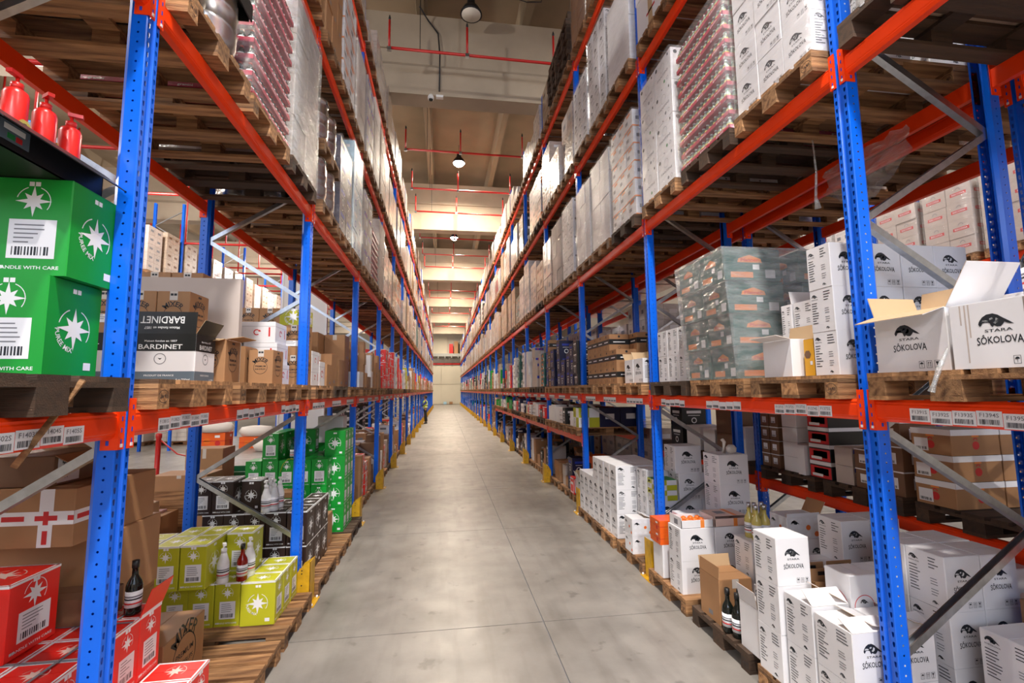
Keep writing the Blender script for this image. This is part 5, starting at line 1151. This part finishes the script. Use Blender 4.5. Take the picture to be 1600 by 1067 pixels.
# third bay left floor
for kind, x, y, W, D, H, z, lab in (('white', -1.6, 8.1, .5, .3, .4, ZF, 'lower cream carton behind the third left post'), ('white', -1.6, 8.1, .5, .3, .38, ZF + .4, 'upper cream carton behind the third left post'), ('green', -1.62, 8.1, .42, .3, .35, ZF + .78, 'green star-print carton on the cream cartons'), ('white', -1.65, 8.12, .4, .3, .42, ZF + 1.13, 'white carton topping the cream carton column'), ('white', -2.12, 8.1, .4, .4, .9, ZF, 'tall white carton inside the third left bay')): carton(kind, 'L', x, y, z, W, D, H, lab, 0)
for k in range(3): carton('green', 'L', -1.58, 8.42, ZF + .35 * k, .2, .3, .348, 'green star-print carton at the aisle, %s tier, third left bay' % TIER[k], k)
for i, (xx, yy) in enumerate(((-1.53, 8.14), (-1.55, 8.26))): bottle('pump_white', xx, yy, ZF, .33, '%s white pump bottle in front of the cream cartons' % ['right', 'left'][i], 'pump bottles by the cream cartons')
DONE.add(('L', 3, 'F', 0))
for p, k in ((1, ['red', 'red', 'brown']), (2, ['brown', 'dark_brown'])): pile('L', 3, 'F', p, k, 1.2, rl)
DONE.add(('L', 11, 'F', 0))
for bay in range(4, 21):
    for pos in range(3): pile('L', bay, 'F', pos, ['brown', 'brown', 'dark_brown', 'white', 'red', 'grey'], 1.0, rl)
# ---- left upper loads
def keg_load(row, bay, lev, pos, tiers):
    DONE.add((row, bay, lev, pos)); cx, cy, z = base(row, bay, lev, pos)
    q = MB(); r = .19; q.lathe([(r * .9, 0), (r * .98, .02), (r * .98, .06), (r * .93, .09), (r, .13), (r, .2), (r * 1.03, .215), (r, .23), (r, .33), (r * 1.03, .345), (r, .36), (r, .43), (r * .93, .47), (r * .98, .5), (r * .98, .55), (r * .9, .56)], 'steel', 20); me = cached(('keg',), lambda: fixn(q.mesh('keg')))
    h = MB(); h.box((r * .88, -.05, .502), (r * .99, .05, .53), 'black_card'); hm = cached(('kegh',), lambda: h.mesh('handle'))
    for t in range(tiers):
        zz = z + t * .72
        if t: pallet(cx, cy, zz - .145, 'wooden pallet between the two tiers of kegs, left racking', False)
        for i in range(3):
            for j in range(2):
                o = obj('beer_keg', me, loc=(cx + .39 * (1 - i), cy - .2 + .4 * j, zz), rot=(0, 0, i + j), label='steel keg, %s, %s row, %s tier, left second beam, %s bay' % (['aisle side', 'middle', 'inner side'][i], ['near', 'far'][j], TIER[t], ORD[bay]), cat='keg', group='steel kegs'); obj('handle_slot', hm, o)
keg_load('L', 1, 'B', 0, 1); keg_load('L', 2, 'B', 0, 2)
# cover of dark tray on the kegs
cx, cy, z = base('L', 1, 'B', 0); q = MB(); q.box((-.58, -.4, 0), (.59, .405, .02), 'black_card'); q.box((-.58, .402, -.1), (.58, .41, .02), 'black_card'); q.box((.59, -.4, -.1), (.6, .41, .02), 'black_card'); obj('tray_lid', q.mesh('tray_lid'), loc=(cx, cy, z + .5625 + .0), label='black tray lying on the steel kegs, left rack', cat='tray')
tray_load('L', 1, 'B', 1, 10, True, False)
load('L', 1, 'B', 2, 'grey', .58, .39, .4, 4, 'film_thick', desc='grey-brown cartons')
load('L', 0, 'B', 2, 'grey', .38, .39, .3, 4, 'film'); load('L', 0, 'B', 1, 'white', .38, .39, .3, 4, 'film')
load('L', 2, 'B', 1, 'navy', .38, .39, .32, 4, 'film'); load('L', 2, 'B', 2, 'sky', .38, .39, .34, 5, 'film')
load('L', 3, 'B', 0, 'bluelabel', .3, .39, .34, 4, 'film', desc='labelled grey cartons'); tray_load('L', 3, 'B', 1, 8, True, False); load('L', 3, 'B', 2, 'grey', .38, .39, .3, 5, 'film')
load('L', 2, 'C', 0, 'brown', .38, .26, .4, 4, None); load('L', 2, 'C', 1, 'orangewhite', .3, .39, .31, 5, 'film'); load('L', 2, 'C', 2, 'grey', .38, .39, .34, 4, 'film')
load('L', 3, 'C', 0, 'bluelabel', .3, .39, .36, 4, 'film', desc='blue-label grey cartons'); load('L', 3, 'C', 1, 'grey', .38, .78, .4, 4, 'film'); load('L', 3, 'C', 2, 'brown', .38, .39, .5, 3, 'film')
load('L', 1, 'C', 1, 'brown', .38, .26, .3, 4, None); load('L', 1, 'C', 2, 'brown', .38, .26, .3, 4, None)

far_loads()
obj('distant_loads', FARSTUFF.mesh('distant_loads'), label='wrapped loads far down both sides of the aisle', cat='pallet loads', kind='stuff')
obj('distant_cartons', PILESTUFF.mesh('distant_cartons'), label='cartons on the picking levels far down the aisle', cat='cartons', kind='stuff')

# ------------------------------------------------------------------ left hall behind the racking
q = MB(); q.box((0, 0, 0), (.95, .06, 4.9), 'partition_white'); q.box((-.02, -.01, 0), (.02, .07, 4.9), 'plastic_white'); q.box((.93, -.01, 0), (.97, .07, 4.9), 'plastic_white'); q.box((0, -.008, 2.9), (.95, 0, 2.93), 'ink_grey')
obj('partition_panel', q.mesh('panel'), loc=(-3.62, 11.0, 0), label='tall white partition panel behind the left racking', cat='panel')
far4 = [('wrap_pale', .38, .27, .31, 5), ('wrap_tan', .38, .27, .33, 5)]
for kb in (5, 7, 9, 11):
    for lev, zz in (('B', LEV['B']), ('C', LEV['C'])):
        q = MB(); q.box((-.025, -2.75, -.12), (.025, 2.75, 0), 'orange_paint'); bm_ = cached(('l4b',), lambda: q.mesh('beam'))
        for s, nm in ((0, 'front'), (-DEP, 'back')): obj('rack_beam', bm_, loc=(L4X + s, UY(kb) + PITCH, zz), label='long orange %s beam of the far left hall racking, %s, section %s' % (nm, LEVWORD[lev], ORD[kb]), cat='rack beam', group='far hall beams')
        for p in range(5):
            m, W, D, H, nz = far4[(kb + p) % 2]; cy = UY(kb) + .6 + 1.08 * p
            pallet(L4X + .06 - .6, cy, zz, 'pallet in the far left hall racking, %s, section %s, place %s' % (LEVWORD[lev], ORD[kb], ORD[p + 1]), False)
            obj('wrapped_load', far_mesh(m, W, D, H, nz), loc=(L4X + .06 - .6, cy, zz + .145), label='pale wrapped load in the far left hall racking, %s, section %s, place %s' % (LEVWORD[lev], ORD[kb], ORD[p + 1]), cat='pallet load', group='far hall loads')
def hall_box(kind, x, y, z, W, D, H, lab, rz=0): return carton(kind, 'L', x, y, z, W, D, H, lab, 0, rz)
hall_box('brown', -3.92, 9.2, 0, .75, .6, .25, 'wide brown carton lying on the hall floor by the tall one'); hall_box('brown', -3.95, 9.25, .25, .62, .5, .85, 'tall brown carton standing in the hall behind the left rack')
c = hall_box('brown', -3.65, 6.7, 0, .8, .6, .5, 'large brown carton on the hall floor under the pink bag'); hall_box('brown', -2.98, 6.9, 0, .4, .42, .62, 'brown carton right of the pink bag in the hall')
q = MB(); q.box((-.3, -.2, 0), (.3, .2, .03), 'bag_pink'); q.lathe([(.26, 0), (.3, .08), (.27, .16), (.1, .2)], 'bag_pink', 12, M=Matrix.Scale(.7, 4, (0, 1, 0))); obj('pink_bag', fixn(q.mesh('bag')), loc=(-4.05, 7.0, .5), label='pink plastic bag on a carton in the hall', cat='bag')
hall_box('brown', -3.4, 7.5, .7, .75, .5, .22, 'flat pale brown carton above the pink bag')
q = MB()
for a, b in (((-.4, -.3, 0), (.4, -.27, .7)), ((-.4, .27, 0), (.4, .3, .7)), ((-.4, -.3, 0), (-.37, .3, .7)), ((.37, -.3, 0), (.4, .3, .7))): q.box(a, b, 'wood')
obj('wooden_stand', q.mesh('stand'), loc=(-3.78, 7.75, 0), label='wooden stand under the flat pale carton', cat='stand')
q = MB(); q.lathe([(.14, 0), (.14, .03), (.05, .05), (.05, 1.1), (.06, 1.12), (.06, 1.2), (.03, 1.22)], 'red_pipe', 12); po = obj('chain_post', fixn(q.mesh('post')), loc=(-6.3, 11.6, 0), label='red chain post standing in the open hall', cat='post')
q = MB(); q.tube([(0, 0, 1.1), (.4, 0, .75), (.9, .1, .6), (1.5, .2, .75)], .015, 'red_pipe', 6); obj('chain', q.mesh('chain'), po)
q = MB(); q.lathe([(.09, 0), (.1, .02), (.1, .3), (.08, .32)], 'plastic_white', 14); obj('white_canister', fixn(q.mesh('canister')), loc=(-6.6, 11.4, 0), label='white canister beside the red chain post', cat='canister')
for i, (x, y) in enumerate(((-12.6, 21.5), (-11.0, 21.5), (-14.3, 21.6))):
    pallet(x, y, 0, 'pallet under white bundled stock in the hall, %s' % ['middle', 'right', 'left'][i], False)
    q = MB(); r = random.Random(i)
    for k in range(7):
        for s in range(3): q.box((-.55 + s * .37, -.38 + r.uniform(0, .02), .02 + k * .17), (-.55 + (s + 1) * .37 - .01, .38, .02 + (k + 1) * .17 - .008), 'bag_white')
    obj('bundled_stock', q.mesh('stock'), loc=(x, y, .145), label='white bundled stock on a hall pallet, %s' % ['middle', 'right', 'left'][i], cat='bundle', group='white bundles in the hall')
hall_box('dark_brown', -11.6, 22.1, 0, .4, .6, 1.4, 'narrow dark brown carton between white bundles in the hall')
for i, (x, y, z) in enumerate(((-8.6, 19.5, .73), (-7.2, 19.6, .55), (-6.2, 18.3, .12))):
    q = MB(); q.lathe([(.1, -.22), (.3, -.18), (.36, 0), (.3, .15), (.1, .2)], 'bag_white', 12, M=Matrix.Scale(1.8, 4, (1, 0, 0)) @ Matrix.Translation((0, 0, .2))); obj('white_sack', fixn(q.mesh('sack')), loc=(x, y, z - .12), label='white sack in the hall, %s' % ['left on the orange box', 'middle on orange crates', 'right on the floor'][i], cat='sack')
for i, (x, y) in enumerate(((-8.6, 19.6), (-7.2, 19.6))): hall_box('juice', x + .4, y - .3, 0, .9, .7, .6 if i == 0 else .42, 'orange box under a white sack in the hall, %s' % ['left', 'right'][i])
q = MB()
for a, b in (((-.6, -.4, 0), (.6, .4, .02)), ((-.6, -.4, 0), (.6, -.37, .55)), ((-.6, .37, 0), (.6, .4, .55)), ((-.6, -.4, 0), (-.57, .4, .55)), ((.57, -.4, 0), (.6, .4, .55)), ((-.63, -.43, .5), (.63, -.37, .55)), ((-.63, .37, .5), (.63, .43, .55)), ((-.63, -.43, .5), (-.57, .43, .55)), ((.57, -.43, .5), (.63, .43, .55))): q.box(a, b, 'green_crate')
bn = q.mesh('bin')
for i, (x, y) in enumerate(((-3.9, 9.9), (-3.4, 8.6))): obj('green_bin', bn, loc=(x, y + .6, 0), label='large dark green plastic bin behind the left racking, %s' % ['farther', 'nearer'][i], cat='bin')

for i in range(9):  # invented dark stacks, added to blacken the hall backdrop and cut light
    y = 17.6 + 2.6 * i; x = -4.6 - .1 * (i % 2)
    for k in range(2):
        FARKEY = far_mesh('wrap_dark', .38, .27, .3, 4, None, seed=i % 2)
        pallet(x, y, 1.346 * k, 'pallet of the added dark stock behind the left racking, stack %s, %s' % (ORD[i + 1], ['lower', 'upper'][k]), False, True)
        obj('wrapped_load', FARKEY, loc=(x, y, 1.346 * k + .145), label='added dark backdrop stock behind the left racking, %s stack from the camera, %s' % (ORD[i + 1], ['lower', 'upper'][k]), cat='pallet load', group='added dark stock in the hall')
# ------------------------------------------------------------------ the worker in a yellow vest
def skin(name, pts, edges, m, parent, levels=1):
    me = bpy.data.meshes.new(name); me.from_pydata([p[:3] for p in pts], edges, []); o = bpy.data.objects.new(name, me); COL.objects.link(o)
    if parent: o.parent = parent
    o.modifiers.new('s', 'SKIN')
    for v, p in zip(me.skin_vertices[0].data, pts): v.radius = (p[3], p[4] if len(p) > 4 else p[3])
    me.skin_vertices[0].data[0].use_root = True
    ss = o.modifiers.new('u', 'SUBSURF'); ss.levels = levels; ss.render_levels = levels
    dg = bpy.context.evaluated_depsgraph_get(); nm = bpy.data.meshes.new_from_object(o.evaluated_get(dg)); o.modifiers.clear(); o.data = nm; nm.name = name
    nm.materials.clear(); nm.materials.append(MATS[m])
    for p in nm.polygons: p.use_smooth = True
    return o
body_pts = [(0, 0, .95, .14, .11), (0, 0, 1.15, .13, .1), (0, 0, 1.38, .17, .11), (0, 0, 1.5, .07), (0, -.02, 1.57, .055), (0, -.03, 1.66, .085, .1), (0, -.02, 1.75, .075),
            (.19, 0, 1.42, .06), (.24, -.16, 1.2, .045), (.16, -.4, 1.12, .036), (.14, -.48, 1.12, .03),
            (-.19, 0, 1.42, .06), (-.25, -.12, 1.17, .045), (-.2, -.36, 1.12, .036), (-.18, -.45, 1.12, .03),
            (.1, 0, .86, .09), (.11, -.02, .5, .065), (.11, .02, .09, .045), (.115, -.12, .04, .035),
            (-.1, 0, .86, .09), (-.11, .06, .5, .065), (-.11, .12, .09, .045), (-.115, -.0, .04, .035)]
ed = [(0, 1), (1, 2), (2, 3), (3, 4), (4, 5), (5, 6), (2, 7), (7, 8), (8, 9), (9, 10), (2, 11), (11, 12), (12, 13), (13, 14), (0, 15), (15, 16), (16, 17), (17, 18), (0, 19), (19, 20), (20, 21), (21, 22)]
for s, b in ((1, 10), (-1, 14)):
    hx, hy, hz = body_pts[b][:3]
    for i, (dx, ln) in enumerate(((-.026, .07), (-.009, .085), (.009, .08), (.026, .06))):
        n = len(body_pts); body_pts += [(hx + dx, hy - .05, hz, .009), (hx + dx, hy - .05 - ln * .55, hz - .012, .008), (hx + dx, hy - .05 - ln, hz - .035, .007)]; ed += [(b, n), (n, n + 1), (n + 1, n + 2)]
    n = len(body_pts); body_pts += [(hx - s * .04, hy - .02, hz, .01), (hx - s * .055, hy - .06, hz - .015, .008)]; ed += [(b, n), (n, n + 1)]
person = skin('person', body_pts, ed, 'skin', None, 1)
person['label'] = 'worker in yellow vest and black trousers reaching into the left rack'; person['category'] = 'person'
skin('trousers', [(0, 0, .98, .15, .12), (0, 0, .9, .16, .125), (.1, 0, .82, .1), (.11, -.02, .5, .08), (.11, .02, .1, .065), (-.1, 0, .82, .1), (-.11, .06, .5, .08), (-.11, .12, .1, .065)], [(0, 1), (1, 2), (2, 3), (3, 4), (1, 5), (5, 6), (6, 7)], 'dark_cloth', person)
skin('shirt', [(0, 0, 1.0, .14, .11), (0, 0, 1.38, .16, .11), (.2, 0, 1.4, .07), (.25, -.16, 1.2, .06), (.18, -.35, 1.13, .05), (-.2, 0, 1.42, .075), (-.26, -.12, 1.17, .06), (-.21, -.32, 1.12, .05), (0, 0, 1.5, .08)], [(0, 1), (1, 2), (2, 3), (3, 4), (1, 5), (5, 6), (6, 7), (1, 8)], 'blue_cloth', person)
v = skin('safety_vest', [(0, 0, .88, .19, .16), (0, 0, 1.1, .19, .155), (0, 0, 1.36, .225, .17), (0, .0, 1.5, .19, .13)], [(0, 1), (1, 2), (2, 3)], 'hivis', person)
q = MB()
for z in (1.05, 1.22): q.lathe([(.2, z - .022), (.205, z + .022)], 'silver_tape', 20, M=Matrix.Scale(.83, 4, (0, 1, 0)))
obj('reflective_band', q.mesh('band'), person)
q = MB(); q.lathe([(.055, 1.6), (.1, 1.64), (.108, 1.7), (.095, 1.77), (.05, 1.81)], 'hair', 14, (0, .025, 0)); obj('hair', fixn(q.mesh('hair')), person)
q = MB(); q.prism([(-.13, 1.64), (-.155, 1.655), (-.13, 1.69)], 'x', -.015, .015, 'skin')
for s in (-1, 1): q.lathe([(.012, -.004), (.012, .004)], 'hair', 8, M=Matrix.Translation((s * .035, -.127, 1.695)) @ Matrix.Rotation(PI / 2, 4, 'X')); q.lathe([(.02, -.01), (.026, 0), (.02, .01)], 'skin', 8, M=Matrix.Translation((s * .09, .0, 1.68)) @ Matrix.Rotation(PI / 2, 4, 'Y'))
q.box((-.025, -.128, 1.615), (.025, -.12, 1.622), 'ink_red'); obj('face', q.mesh('face'), person)
q = MB()
for x, y in ((.115, -.07), (-.115, .05)): q.box((x - .05, y - .14, 0), (x + .05, y + .12, .03), 'black_card'); q.lathe([(.05, .03), (.055, .06), (.045, .12)], 'black_card', 10, (x, y + .05, 0))
obj('shoes', fixn(q.mesh('shoes')), person)
person.location = (-1.22, 30.9, 0); person.rotation_euler = (0, 0, -PI / 2 + .2)
